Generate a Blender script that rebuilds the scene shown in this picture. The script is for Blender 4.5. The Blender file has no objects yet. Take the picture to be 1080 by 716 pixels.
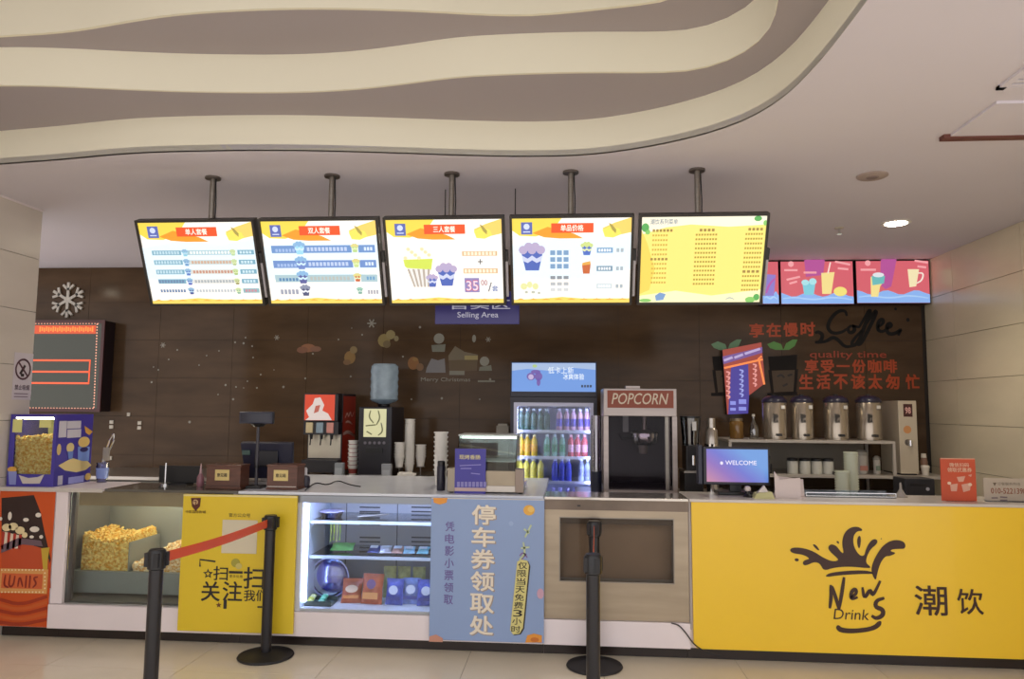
import bpy, bmesh, math, random
from mathutils import Matrix, Vector
random.seed(7)
S = bpy.context.scene
COL = S.collection
R = math.radians
# ------------------------------------------------------------------ camera
F = 780.0
CAM = Vector((0, 0, 1.5))
ROT = Matrix.Rotation(R(4.4), 3, 'Z') @ Matrix.Rotation(R(90 + 5.27), 3, 'X') @ Matrix.Rotation(R(.47), 3, 'Z')
cd = bpy.data.cameras.new('camera')
cd.sensor_fit = 'HORIZONTAL'; cd.sensor_width = 36; cd.lens = 36 * F / 1080
cam = bpy.data.objects.new('camera', cd); COL.objects.link(cam)
cam.matrix_world = Matrix.Translation(CAM) @ ROT.to_4x4()
S.camera = cam
# ------------------------------------------------------------------ world, exposure
w = bpy.data.worlds.new('world'); S.world = w; w.use_nodes = True
w.node_tree.nodes['Background'].inputs[0].default_value = (1.0, .96, .965, 1)
w.node_tree.nodes['Background'].inputs[1].default_value = 1.5
S.view_settings.view_transform = 'Standard'; S.view_settings.look = 'None'
S.view_settings.gamma = 1; S.view_settings.use_curve_mapping = False
S.view_settings.exposure = 0.0

# ------------------------------------------------------------------ materials
def lin(h):
    h = h.lstrip('#'); o = []
    for i in (0, 2, 4):
        c = int(h[i:i+2], 16) / 255
        o.append(c / 12.92 if c <= .04045 else ((c + .055) / 1.055) ** 2.4)
    return (*o, 1)
_M = {}
def mat(h, rough=.5, metal=0, em=0, noise=0, scale=6, bump=0, stretch=(1, 1, 1), coat=0, name=None):
    k = (h, rough, metal, em, noise, scale, bump, stretch, coat)
    if k in _M: return _M[k]
    m = bpy.data.materials.new(name or 'material'); m.use_nodes = True
    nt = m.node_tree; b = nt.nodes['Principled BSDF']; c = lin(h)
    b.inputs['Base Color'].default_value = c
    b.inputs['Roughness'].default_value = rough; b.inputs['Metallic'].default_value = metal
    b.inputs['Coat Weight'].default_value = coat
    if em:
        b.inputs['Base Color'].default_value = (c[0]*.3, c[1]*.3, c[2]*.3, 1)
        b.inputs['Emission Color'].default_value = c; b.inputs['Emission Strength'].default_value = em
    if noise or bump:
        tc = nt.nodes.new('ShaderNodeTexCoord'); mp = nt.nodes.new('ShaderNodeMapping'); mp.inputs['Scale'].default_value = stretch
        nz = nt.nodes.new('ShaderNodeTexNoise'); nz.inputs['Scale'].default_value = scale; nz.inputs['Detail'].default_value = 6
        gm = nt.nodes.new('ShaderNodeNewGeometry')
        nt.links.new(gm.outputs['Position'], mp.inputs[0]); nt.links.new(mp.outputs[0], nz.inputs[0])
        if noise:
            r = nt.nodes.new('ShaderNodeValToRGB')
            r.color_ramp.elements[0].position = .3; r.color_ramp.elements[1].position = .7
            r.color_ramp.elements[0].color = tuple(v * (1 - noise) for v in c[:3]) + (1,)
            r.color_ramp.elements[1].color = tuple(min(1, v * (1 + noise)) for v in c[:3]) + (1,)
            nt.links.new(nz.outputs[0], r.inputs[0]); nt.links.new(r.outputs[0], b.inputs['Base Color'])
        if bump:
            bp = nt.nodes.new('ShaderNodeBump'); bp.inputs['Strength'].default_value = bump; bp.inputs['Distance'].default_value = .02
            nt.links.new(nz.outputs[0], bp.inputs['Height']); nt.links.new(bp.outputs[0], b.inputs['Normal'])
    _M[k] = m
    return m
def glass(tint='f4f8fa', refl=1.45, rough=.02, base=0.0):
    k = ('glass', tint, refl, rough, base)
    if k in _M: return _M[k]
    m = bpy.data.materials.new('clear_glass'); m.use_nodes = True; nt = m.node_tree
    nt.nodes.clear(); o = nt.nodes.new('ShaderNodeOutputMaterial'); t = nt.nodes.new('ShaderNodeBsdfTransparent'); g = nt.nodes.new('ShaderNodeBsdfGlossy')
    t.inputs[0].default_value = lin(tint); g.inputs['Roughness'].default_value = rough
    fr = nt.nodes.new('ShaderNodeFresnel'); fr.inputs[0].default_value = refl; mx = nt.nodes.new('ShaderNodeMixShader')
    ad = nt.nodes.new('ShaderNodeMath'); ad.operation = 'ADD'; ad.inputs[1].default_value = base; ad.use_clamp = True
    nt.links.new(fr.outputs[0], ad.inputs[0]); nt.links.new(ad.outputs[0], mx.inputs[0])
    nt.links.new(t.outputs[0], mx.inputs[1]); nt.links.new(g.outputs[0], mx.inputs[2]); nt.links.new(mx.outputs[0], o.inputs[0])
    _M[k] = m
    return m
GLASS = glass(); PLASTIC = glass('dfe8f2', 1.4, .12, .06)
STEEL = mat('b4ada4', .3, .9, noise=.08, scale=3, stretch=(1, 1, 30), name='brushed_steel')
STEELD = mat('8d877f', .35, .85, noise=.08, scale=3, stretch=(1, 1, 30), name='dark_steel')
CHROME = mat('d8d8d8', .12, 1, name='chrome')
BLACK = mat('17171a', .35, name='black_plastic'); BLACKM = mat('201f22', .55, name='black_rubber')
NAVY = mat('23253a', .35, name='navy_plastic')
WHITE = mat('ece2e4', .45, noise=.03, scale=3, name='white_laminate')
GREY = mat('9a9794', .5, name='grey_plastic')
CUP = mat('e9e6df', .6, name='white_paper')

# ------------------------------------------------------------------ geometry helpers
def ray(px, py): return ROT @ Vector(((px - 540) / F, -(py - 358) / F, -1))
def at(px, py, X=None, Y=None, Z=None):
    d = ray(px, py); i, v = (0, X) if X is not None else (1, Y) if Y is not None else (2, Z)
    return CAM + d * ((v - CAM[i]) / d[i])
WM = {}
def tag(o, label=None, cat=None, group=None, kind=None):
    if label: o['label'] = label
    if cat: o['category'] = cat
    if group: o['group'] = group
    if kind: o['kind'] = kind
    return o
def thing(name, label, cat, loc, group=None, rz=0):
    o = bpy.data.objects.new(name, None); COL.objects.link(o)
    o.location = loc; o.rotation_euler = (0, 0, rz); o.empty_display_size = .1
    WM[o] = Matrix.Translation(Vector(loc)) @ Matrix.Rotation(rz, 4, 'Z')
    return tag(o, label, cat, group)
class MB:
    """collects shapes in world coordinates (or in the frame mt); build() links them as one mesh"""
    def __init__(s, mt=None): s.v = []; s.f = []; s.mt = mt
    def add(s, vs, fs):
        n = len(s.v)
        s.v += [tuple(s.mt @ Vector(p)) if s.mt else tuple(p) for p in vs]; s.f += [tuple(i + n for i in f) for f in fs]; return s
    def box(s, x0, x1, y0, y1, z0, z1):
        return s.add([(x, y, z) for x in (x0, x1) for y in (y0, y1) for z in (z0, z1)],
                     [(0, 1, 3, 2), (4, 6, 7, 5), (0, 4, 5, 1), (2, 3, 7, 6), (0, 2, 6, 4), (1, 5, 7, 3)])
    def lathe(s, prof, cx=0, cy=0, n=20, axis='z', cz=0):
        vs = []; fs = []
        for r, z in prof:
            for i in range(n):
                a = 2 * math.pi * i / n; c, q = r * math.cos(a), r * math.sin(a)
                vs.append((cx + c, cy + q, cz + z) if axis == 'z' else (cx + c, cy - z, cz + q) if axis == 'y' else (cx + z, cy + c, cz + q))
        for k in range(len(prof) - 1):
            for i in range(n):
                j = (i + 1) % n; fs.append((k*n + i, k*n + j, (k+1)*n + j, (k+1)*n + i))
        fs.append(tuple(range(n))[::-1]); fs.append(tuple((len(prof)-1)*n + i for i in range(n)))
        return s.add(vs, fs)
    def cyl(s, cx, cy, z0, z1, r, r1=None, n=20): return s.lathe([(r, z0), (r if r1 is None else r1, z1)], cx, cy, n)
    def tube(s, pts, r, n=8):
        pts = [Vector(p) for p in pts]; vs = []; fs = []
        for k, p in enumerate(pts):
            d = (pts[min(k+1, len(pts)-1)] - pts[max(k-1, 0)]).normalized()
            a = d.cross(Vector((0, 0, 1)));
            if a.length < .05: a = d.cross(Vector((1, 0, 0)))
            a.normalize(); b = d.cross(a)
            for i in range(n):
                t = 2 * math.pi * i / n; vs.append(p + a * (r * math.cos(t)) + b * (r * math.sin(t)))
        for k in range(len(pts) - 1):
            for i in range(n):
                j = (i + 1) % n; fs.append((k*n + i, k*n + j, (k+1)*n + j, (k+1)*n + i))
        fs.append(tuple(range(n))[::-1]); fs.append(tuple((len(pts)-1)*n + i for i in range(n)))
        return s.add(vs, fs)
    def prism(s, poly, d):
        """poly: 3-D points of a planar outline, d: extrusion vector"""
        n = len(poly); d = Vector(d); a = [Vector(p) for p in poly]
        return s.add(a + [p + d for p in a], [tuple(range(n)), tuple(range(2*n - 1, n - 1, -1))] + [(i, (i+1) % n, n + (i+1) % n, n + i) for i in range(n)])
    def bars(s, x0, x1, z0, z1, y0, y1, t):   # rectangular frame
        s.box(x0, x1, y0, y1, z0, z0 + t); s.box(x0, x1, y0, y1, z1 - t, z1)
        s.box(x0, x0 + t, y0, y1, z0 + t, z1 - t); return s.box(x1 - t, x1, y0, y1, z0 + t, z1 - t)
    def build(s, name, m, parent=None, bevel=0, smooth=False, origin=None):
        me = bpy.data.meshes.new(name)
        o = bpy.data.objects.new(name, me)
        if parent is not None: M0 = WM[parent]
        else: M0 = Matrix.Translation(Vector(origin)) if origin is not None else Matrix()
        inv = M0.inverted()
        me.from_pydata([inv @ Vector(p) for p in s.v], [], s.f)
        bm = bmesh.new(); bm.from_mesh(me)
        bmesh.ops.recalc_face_normals(bm, faces=bm.faces[:])
        if bevel: bmesh.ops.bevel(bm, geom=bm.edges[:], offset=bevel, segments=2, affect='EDGES', profile=.5, clamp_overlap=True)
        bm.to_mesh(me); bm.free()
        if smooth:
            for p in me.polygons: p.use_smooth = True
            me.set_sharp_from_angle(angle=R(38))
        me.materials.append(m); COL.objects.link(o)
        if parent is not None: o.parent = parent
        elif origin is not None: o.location = origin
        WM[o] = M0
        return o
def kids(o): return [c for c in bpy.data.objects if c.parent == o]
def dup(root, delta, label=None, tree=None):
    r = root.copy(); COL.objects.link(r); r.location = Vector(root.location) + Vector(delta)
    if label: r['label'] = label
    for ch in list(root.children):
        c = ch.copy(); COL.objects.link(c); c.parent = r
        for g in list(ch.children):
            q = g.copy(); COL.objects.link(q); q.parent = c
    return r
_TX = {}
def text_mesh(body, bold=0.0):
    k = (body, bold)
    if k not in _TX:
        cu = bpy.data.curves.new('t', 'FONT'); cu.body = body; cu.offset = bold; cu.resolution_u = 3
        ob = bpy.data.objects.new('t', cu); COL.objects.link(ob)
        me = bpy.data.meshes.new_from_object(ob.evaluated_get(bpy.context.evaluated_depsgraph_get()))
        _TX[k] = ([tuple(v.co) for v in me.vertices], [tuple(p.vertices) for p in me.polygons])
        bpy.data.objects.remove(ob); bpy.data.curves.remove(cu); bpy.data.meshes.remove(me)
    return _TX[k]
class Plane:
    """a flat printed face: u right, v up, n towards the viewer"""
    def __init__(s, O, U=(1, 0, 0), V=(0, 0, 1)):
        s.O = Vector(O); s.U = Vector(U).normalized(); s.V = Vector(V).normalized(); s.N = s.U.cross(s.V)
        s.k = 0
    def uv(s, px, py):
        d = ray(px, py); t = (s.O - CAM).dot(s.N) / d.dot(s.N); p = CAM + d * t - s.O
        return (p.dot(s.U), p.dot(s.V))
    def p3(s, q, off=0): return s.O + s.U * q[0] + s.V * q[1] + s.N * off
    def off(s, layer): return .0012 * layer
    def polys(s, L, name, m, parent, layer=1, px=True):
        if name == 'splash_logo':            # rounded outlines
            R2 = []
            for pts in L:
                q = [Vector(s.uv(*p)) if px else Vector(p) for p in pts]
                if len(q) < 20 or px:
                    for _ in range(2):
                        w_ = []
                        for a, b in zip(q, q[1:] + q[:1]): w_ += [a*.75 + b*.25, a*.25 + b*.75]
                        q = w_
                R2.append([tuple(v) for v in q])
            L, px = R2, False
            if len(L) == 1:
                mb = MB(); mb.prism([s.p3(a, s.off(layer)) for a in L[0]], s.N * .0005); return mb.build(name, m, parent)
        if 1 < len(L) <= 12 and name in ('picture', 'splash_logo', 'snowman', 'snow_edge', 'dot', 'leaves', 'badge'):
            for pts in L: o = s.polys([pts], name, m, parent, layer, px)
            return o
        mb = MB()
        for pts in L:
            q = [s.uv(*p) for p in pts] if px else pts
            mb.prism([s.p3(a, s.off(layer)) for a in q], s.N * .0005)
        return mb.build(name, m, parent)
    def rects(s, L, name, m, parent, layer=1, px=True):
        out = []
        for x0, y0, x1, y1 in L:
            a, b = (s.uv(x0, y0), s.uv(x1, y1)) if px else ((x0, y0), (x1, y1))
            out.append([(a[0], a[1]), (b[0], a[1]), (b[0], b[1]), (a[0], b[1])])
        return s.polys(out, name, m, parent, layer, False)
    def ell(s, L, name, m, parent, layer=1, n=20, px=True):
        out = []
        for cx, cy, rx, ry in L:
            if px:
                c = s.uv(cx, cy); e = s.uv(cx + rx, cy); g = s.uv(cx, cy - ry); rx, ry = abs(e[0]-c[0]), abs(g[1]-c[1])
            else: c = (cx, cy)
            out.append([(c[0] + rx*math.cos(2*math.pi*i/n), c[1] + ry*math.sin(2*math.pi*i/n)) for i in range(n)])
        return s.polys(out, name, m, parent, layer, False)
    def strokes(s, L, wd, name, m, parent, layer=1, px=True, smooth=2, taper=True):
        if name in ('corner_mark', 'face', 'script_mark', 'print_line') and len(L) > 1:
            for pts in L: o = s.strokes([pts], wd, name, m, parent, layer, px, smooth, taper)
            return o
        out = []
        for pts in L:
            q = [Vector(s.uv(*p)) if px else Vector(p) for p in pts]
            for _ in range(smooth):
                if len(q) > 2:
                    r = [q[0]]
                    for a, b in zip(q, q[1:]): r += [a*.75 + b*.25, a*.25 + b*.75]
                    q = r + [q[-1]]
            out.append(q)
        mb = MB()
        for c, q in enumerate(out):          # one flat ribbon per stroke
            vs = []; n = len(q)
            for i, p in enumerate(q):
                a, b = q[max(i-1, 0)], q[min(i+1, n-1)]; d = b - a
                if d.length < 1e-9: d = Vector((1, 0))
                d.normalize(); nn = Vector((-d.y, d.x)); t = wd/2*((.55 + .45*math.sin(math.pi*(i+.5)/n)) if taper else 1)
                e = d*(t*.5)*(-1 if i == 0 else 1 if i == n-1 else 0)
                vs += [s.p3(p + e + nn*t, s.off(layer) + .0004 + c*.00008), s.p3(p + e - nn*t, s.off(layer) + .0004 + c*.00008)]
            mb.add(vs, [(2*i, 2*i+1, 2*i+3, 2*i+2) for i in range(n-1)])
        return mb.build(name, m, parent)
    def text(s, body, x0, y0, x1, y1, m, parent, layer=2, bold=.0, name='lettering', px=True, rot=0, shear=0):
        vs, fs = text_mesh(body)
        if not vs: return
        a, b = (s.uv(x0, y0), s.uv(x1, y1)) if px else ((x0, y0), (x1, y1))
        ax, bx = min(v[0] for v in vs), max(v[0] for v in vs); ay, by = min(v[1] for v in vs), max(v[1] for v in vs)
        cx, cy = (a[0]+b[0])/2, (a[1]+b[1])/2; W, H = b[0]-a[0], a[1]-b[1]; cr, sr = math.cos(rot), math.sin(rot); pts = []
        for v in vs:
            x = ((v[0]-ax)/max(bx-ax, 1e-6) - .5)*W; y = ((v[1]-ay)/max(by-ay, 1e-6) - .5)*H; x += shear*y
            pts.append(s.p3((cx + x*cr - y*sr, cy + x*sr + y*cr), s.off(layer)))
        mb = MB()
        d = abs(bold) * H * .5     # heavier strokes: the outline printed again, slightly shifted
        for k, (dx, dy) in enumerate(((0, 0),) if not d else ((-d, -d), (d, -d), (-d, d), (d, d), (0, 0))):
            mb.add([p + s.U * dx + s.V * dy + s.N * (.00012 * k) for p in pts], fs)
        return mb.build(name, m, parent)
    def column(s, body, x0, y0, x1, y1, m, parent, layer=2, bold=0., gap=.12, slant=0, name='lettering'):
        """vertical writing, one glyph under the other"""
        n = len(body); h = (y1 - y0) / n
        for i, ch in enumerate(body):
            dx = slant * (i + .5) / n
            s.text(ch, x0 + dx, y0 + i*h, x1 + dx, y0 + (i+1)*h - gap*h, m, parent, layer, bold, name)
def front(Y): return Plane((0, Y, 0))
ORD = ['first', 'second', 'third', 'fourth', 'fifth', 'sixth', 'seventh', 'eighth', 'ninth', 'tenth']

# ================================================================== THE SETTING
ZC = 2.85; YB = 6.9; XL = -3.68; XR = 3.21; YC = 4.6; ZT = .945
FLOOR = mat('f3e8d0', .16, noise=.05, scale=2.5, name='beige_floor_tile')
GROUT = mat('9d8f78', .8, name='grout')
fl = MB().box(-6.2, 4.6, -3, 7.2, -.06, -.004).build('floor', GROUT); tag(fl, kind='structure')
tm = None
for i in range(14):
    for j in range(13):
        x = -6.2 + i*.8; y = -3.0 + j*.8
        if x > 4.5 or y > 6.6: continue
        if tm is None:
            t = MB().box(-6.2 + .0015, -6.2 + .7985, -3 + .0015, -3 + .7985, -.004, 0).build('tile', FLOOR, fl); tm = t
        else:
            t = tm.copy(); COL.objects.link(t); t.location = (i*.8, j*.8, 0)
BT = mat('52402f', .14, noise=.25, scale=1.6, stretch=(1, 1, 4), name='dark_brown_tile'); BT.node_tree.nodes['Principled BSDF'].inputs['Specular IOR Level'].default_value = .16
wb = MB().box(-6.2, 4.6, YB + .012, YB + .15, 0, ZC + .02).build('wall_back', mat('2a241f', .7, name='dark_grout')); tag(wb, kind='structure')
def tiles(parent, m, u0, u1, v0, v1, tw, th, fn, shift=.5, gap=.0025):
    """one tile mesh per size shared by all its copies; fn(u0,u1,v0,v1) -> box extents"""
    cache = {}
    v = v0; r = 0
    while v < v1 - .01:
        u = u0 - (tw * shift if r % 2 else 0)
        while u < u1 - .01:
            a, b = max(u, u0) + gap/2, min(u + tw, u1) - gap/2; c, d = v + gap/2, min(v + th, v1) - gap/2
            if b - a > .02 and d - c > .02:
                k = (round(b - a, 4), round(d - c, 4)); e = fn(a, b, c, d)
                if k not in cache:
                    o = MB().box(*e).build('tile', m, parent); cache[k] = (o, e)
                else:
                    o = cache[k][0].copy(); COL.objects.link(o); e0 = cache[k][1]
                    o.location = (e[0]-e0[0], e[2]-e0[2], e[4]-e0[4])
            u += tw
        v += th; r += 1
tiles(wb, BT, -6.2, XR - .03, -.09, ZC, .74, .37, lambda a, b, c, d: (a, b, YB, YB + .012, c, d), shift=0)
# side walls of pale stone slabs
SLAB = mat('d8cdb2', .22, noise=.07, scale=1.2, stretch=(1, 1, 3), name='cream_stone_slab')
SLABL = mat('d9cfc4', .3, noise=.06, scale=1.2, stretch=(1, 1, 3), name='pale_stone_slab')
wr = MB().box(XR + .012, XR + .2, 2.6, YB + .15, 0, ZC + .02).build('wall_right', mat('8f8572', .7, name='slab_joint')); tag(wr, kind='structure')
tiles(wr, SLAB, 2.6, YB, -.09, ZC, .95, .37, lambda a, b, c, d: (XR, XR + .012, a, b, c, d), shift=0, gap=.004)
wl = MB().box(XL - .35, XL - .012, 1.2, 4.82, 0, 3.7).build('wall_left', mat('8f8572', .7, name='slab_joint')); tag(wl, kind='structure')
tiles(wl, SLABL, 1.2, 4.82, -.09, 3.7, .95, .37, lambda a, b, c, d: (XL - .012, XL, a, b, c, d), shift=0, gap=.004)
tr = MB().box(XL - .02, XL + .006, 1.2, 4.82, ZC - .012, ZC + .01).build('trim_1', WHITE); tag(tr, kind='structure')
# ceiling with wavy stepped fascias
CEIL = mat('d9d3dc', .75, noise=.02, scale=.8, name='ceiling_paint')
FASC = mat('eae5d0', .6, noise=.02, scale=.8, name='cream_fascia_paint')
SOFF = mat('a59c9f', .7, noise=.03, scale=.8, name='cove_paint')
H = .19
WPX = [[(0, 172), (60, 168), (130, 161), (200, 158.5), (300, 157.5), (400, 160), (500, 163.5), (560, 164.5), (620, 163), (680, 155), (740, 142), (790, 125), (830, 100), (860, 70), (885, 40), (915, 0)],
       [(0, 89), (60, 90), (120, 93), (200, 96), (300, 97), (370, 94), (430, 87), (480, 80), (540, 77), (620, 75), (700, 75.5), (740, 72), (780, 58), (810, 35), (820, 10), (820, 0)],
       [(0, 37), (70, 33), (130, 22), (190, 13), (280, 8), (360, 7.5), (440, 10), (540, 16), (600, 12), (660, 5), (705, 0)]]
def smooth(q, k=2):
    for _ in range(k):
        r = [q[0]]
        for a, b in zip(q, q[1:]): r += [a*.75 + b*.25, a*.25 + b*.75]
        q = r + [q[-1]]
    return q
def resample(q, n):
    L = [0]
    for a, b in zip(q, q[1:]): L.append(L[-1] + (b-a).length)
    out = []; k = 0
    for i in range(n):
        t = L[-1]*i/(n-1)
        while k < len(q)-2 and L[k+1] < t: k += 1
        out.append(q[k].lerp(q[k+1], (t-L[k])/max(L[k+1]-L[k], 1e-9)))
    return out
CV = []
for i, wpx in enumerate(WPX):
    q = [at(*p, Z=ZC + H*i) for p in wpx]; q = [Vector((p.x, p.y)) for p in q]
    d = q[0] - q[1]; q = [Vector((-5.9, q[0].y + [.25, -.1, .1][i])), Vector((-4.4, q[0].y + [.2, -.05, .1][i]))] + q
    if i < 2: q += [q[-1] + Vector(([.0, -.06][i], -.5)), Vector((q[-1].x + [.1, -.3][i], 1.2))]
    else: q += [Vector((.62, 2.85)), Vector((.62, 2.4)), Vector((.4, 1.2))]
    CV.append(resample(smooth(q), 90))
c0 = [(p.x, p.y, ZC) for p in CV[0]]
ce = MB().prism(c0 + [(4.6, 1.2, ZC), (4.6, 7.2, ZC), (-6.2, 7.2, ZC), (-6.2, c0[0][1], ZC)], (0, 0, .03))
ce = ce.build('ceiling', CEIL); tag(ce, kind='structure')
for i in range(3):
    n = 90; z0 = ZC + H*i; z1 = z0 + H
    mb = MB(); c = CV[i]
    vs = [(p.x, p.y, z0 - (.002 if i else 0)) for p in c] + [(p.x, p.y, z1) for p in c] + [(p.x, p.y + .02, z0) for p in c] + [(p.x, p.y + .02, z1) for p in c]
    mb.add(vs, [(k, k+1, n+k+1, n+k) for k in range(n-1)] + [(k+1, k, 2*n+k, 2*n+k+1) for k in range(n-1)])
    mb.build('fascia', FASC, ce, smooth=True)
    if i < 2: e = CV[i+1]
    else: e = [Vector((p.x, min(p.y, 1.2))) for p in c]
    mb = MB(); mb.add([(p.x, p.y + .004, z1) for p in c] + [(p.x, p.y, z1) for p in e], [(k, k+1, n+k+1, n+k) for k in range(n-1)])
    mb.build('cove_soffit', SOFF, ce)
# ---- ceiling fittings
def downlight(p, energy, label):
    t = thing('downlight', label, 'light', p, 'recessed downlights')
    MB().lathe([(.075, -.004), (.085, -.008), (.1, -.004), (.1, 0)], p[0], p[1], 24, cz=p[2]).build('trim_ring', mat('e8e4dc', .4), t, smooth=True)
    MB().lathe([(.072, -.0085), (.07, -.0095)], p[0], p[1], 24, cz=p[2]).build('lens', mat('fff4da', .5, em=45), t)
    l = bpy.data.lights.new('downlight_lamp', 'SPOT'); l.energy = energy; l.color = (1, .88, .7); l.spot_size = R(125); l.spot_blend = .8; l.shadow_soft_size = .07
    o = bpy.data.objects.new('lamp', l); COL.objects.link(o); o.parent = t; o.location = (0, 0, -.03)
    return t
p = at(945, 235, Z=ZC)
downlight(p, 40, 'glowing round downlight in the ceiling by the cream side wall')
downlight((-5.5, 5.36, ZC), 32, 'round downlight in the ceiling past the left stone pillar')
for x in (-2.9, -.9, .9):  # unseen lamps added to light the area behind the counter
    downlight((x, 5.75, ZC), 26, 'round downlight in the ceiling %s behind the menu boards' % {-2.9: 'above the cash register,', -.9: 'above the drinks fridge,', .9: 'above the popcorn popper,'}[x])
t = thing('ceiling_vent', 'white slotted air conditioning vent in the ceiling at far right', 'vent', (1.95, 2.95, ZC))
mb = MB(); x0, x1, y0, y1 = 1.78, 2.35, 2.55, 3.13
mb.box(x0, x1, y0, y0+.03, ZC-.012, ZC).box(x0, x1, y1-.03, y1, ZC-.012, ZC).box(x0, x0+.03, y0, y1, ZC-.012, ZC).box(x1-.03, x1, y0, y1, ZC-.012, ZC)
mb.build('vent_frame', CEIL, t)
MB().box(x0+.02, x1-.02, y0+.02, y1-.02, ZC-.003, ZC-.001).build('backing', mat('6e6460', .7), t)
for k in range(14):
    y = y0 + .045 + k*.037
    MB().box(x0+.03, x1-.03, y, y+.022, ZC-.011, ZC-.005).build('slat', CEIL, t)
t = thing('access_hatch', 'square ceiling access hatch with a brown reveal beside the vent', 'hatch', (2.1, 3.45, ZC))
MB().box(1.86, 2.5, 3.27, 3.66, ZC-.012, ZC).build('panel', CEIL, t)
MB().box(1.83, 2.53, 3.66, 3.71, ZC-.02, ZC).build('reveal', mat('6d4038', .6), t)
p = at(885, 240, Z=ZC); t = thing('sprinkler', 'small metal fire sprinkler head on the ceiling near the downlight', 'sprinkler', p)
MB().cyl(p[0], p[1], p[2]-.008, p[2], .03, .035).build('collar', mat('bdb3a6', .5), t); MB().cyl(p[0], p[1], p[2]-.045, p[2]-.008, .009).build('stem', CHROME, t)
MB().cyl(p[0], p[1], p[2]-.05, p[2]-.045, .02).build('deflector', CHROME, t)
p = at(920, 185, Z=ZC); t = thing('smoke_detector', 'flat round smoke detector on the ceiling left of the vent', 'detector', p)
MB().lathe([(.075, -.012), (.085, -.006), (.085, 0)], p[0], p[1], 24, cz=p[2]).build('housing', mat('a8978f', .6), t, smooth=True)
MB().lathe([(.03, -.016), (.035, -.012)], p[0], p[1], 16, cz=p[2]).build('sensor', mat('8a7a74', .6), t)

# ================================================================== FRONT COUNTER
ZS = .962
def fx(px, py=600, Y=YC): return at(px, py, Y=Y).x
def fz(px, py, Y=YC): return at(px, py, Y=Y).z
XA, XB_, XC_, XD = -3.29, -2.08, -.15, .722      # case seams
YEL = mat('d9b028', .38, noise=.03, scale=1.5, name='yellow_print'); YEL2 = mat('e4c62c', .4, noise=.03, scale=1.5, name='yellow_foam_board')
DARKB = mat('38231c', .5, name='dark_brown_ink'); INK = mat('2a2422', .5, name='black_ink')
TOE = mat('2c221f', .3, noise=.2, scale=4, name='dark_toe_kick')
# toe kick and white base band
tk = thing('toe_kick', 'dark brown recessed toe kick running under the whole counter', 'toe kick', (0, 4.75, 0))
for a, b in ((XL + .005, XA), (XA, XB_), (XB_, XC_), (XC_, XD), (XD, XR - .005)):
    MB().box(a + .001, b - .001, 4.7, 4.74, 0.002, .085).build('kick_board', TOE, tk)
pl = thing('base_band', 'white base band along the foot of the display cases', 'counter base', (-1.3, 4.6, .085))
x = XA
for a, b in ((x, XB_), (XB_, XC_), (XC_, XD)):
    MB().box(a + .001, b - .001, 4.585, 4.7, .088, .235).build('band_board', WHITE, pl, bevel=.003)
# ---- left counter with film-snack poster
t = thing('poster_counter', 'counter end with orange cinema popcorn poster beside the stone pillar', 'counter', ((XL + XA)/2, 4.6, .085))
MB().box(XL + .004, XA - .004, 4.604, 5.0, .088, .944).build('body', WHITE, t)
P = front(4.602); XE = min(P.uv(54, 600)[0], XA - .005)
L0 = XL + .006
P.rects([(L0, .94, XE, .09)], 'poster', mat('d2561f', .4), t, 1, False)
P.polys([[(2, 525), (36, 522), (43, 540), (47, 560), (54, 590), (50, 600), (2, 600)]], 'picture', mat('33211d', .45), t, 2)
P.polys([[(2, 573), (24, 572), (45, 578), (52, 590), (54, 620), (2, 622)]], 'picture', mat('c5502a', .45), t, 3)
P.polys([[(44, 578), (53, 577), (51, 590), (50, 612), (46, 600)]], 'picture', mat('c9a83a', .45), t, 4)
P.polys([[(3, 560), (24, 565), (20, 578), (2, 580)]], 'picture', mat('e6d6c0', .45), t, 4)
P.polys([[(3 + 6*k, 560 + k), (6 + 6*k, 561 + k), (4 + 6*k, 579), (1.5 + 6*k, 579)] for k in range(4)], 'picture', mat('b5382c', .45), t, 5)
P.ell([(8, 556, 5, 4), (15, 555, 5, 4), (22, 559, 5, 4), (27, 564, 3, 3)], 'picture', mat('e9d7a6', .45), t, 6)
P.ell([(11, 544, 2, 4.5), (28, 548, 3, 2), (41, 543, 3, 2.4), (37, 558, 5, 3), (44, 566, 2, 2), (1.5, 547, 1.5, 2), (34, 566, 2.4, 1.6)], 'picture', mat('e8e0d2', .45), t, 4)
P.polys([[(2, 575), (20, 567), (44, 570), (46, 576), (24, 574), (2, 583)]], 'picture', mat('6f5a64', .45), t, 5)
P.rects([(1.5, 599, 50, 626)], 'picture', mat('e2a25c', .45), t, 5)
P.rects([(3, 604, 45, 621)], 'picture', mat('d96a3a', .45), t, 6)
P.ell([(k*3.6 + 3, y, .9, .9) for k in range(13) for y in (600.7, 624)] + [(48.3, 604 + k*4, .9, .9) for k in range(5)], 'picture', mat('f6e2b4', .45), t, 7, 8)
P.strokes([[(7, 606), (5, 617), (10, 619)], [(12, 606), (10, 618), (15, 618), (17, 607)], [(20, 618), (22, 606), (25, 618)], [(29, 607), (28, 619)], [(33, 607), (32, 619)], [(41, 608), (36, 609), (40, 615), (36, 619)]], .012, 'lettering', mat('8f2f22', .45), t, 8)
for k in range(5):
    P.strokes([[(1, 632 + k*6), (22, 638 + k*5.2), (49.5, 629 + k*6)]], .02, 'picture', mat(['a83a1d', 'd2632a'][k % 2], .45), t, 4, taper=False)
ct = thing('countertop', 'white counter slab under the blue popcorn box at the left end', 'countertop', (-3.3, 4.7, .945))
MB().box(XL + .003, -2.97, 4.585, 5.02, .945, ZS).build('slab', WHITE, ct, bevel=.003)
MB().box(XL + .003, -2.97, 4.582, 4.585, .938, ZS).build('edge_strip', mat('c9c2ba', .4), ct)

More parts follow.
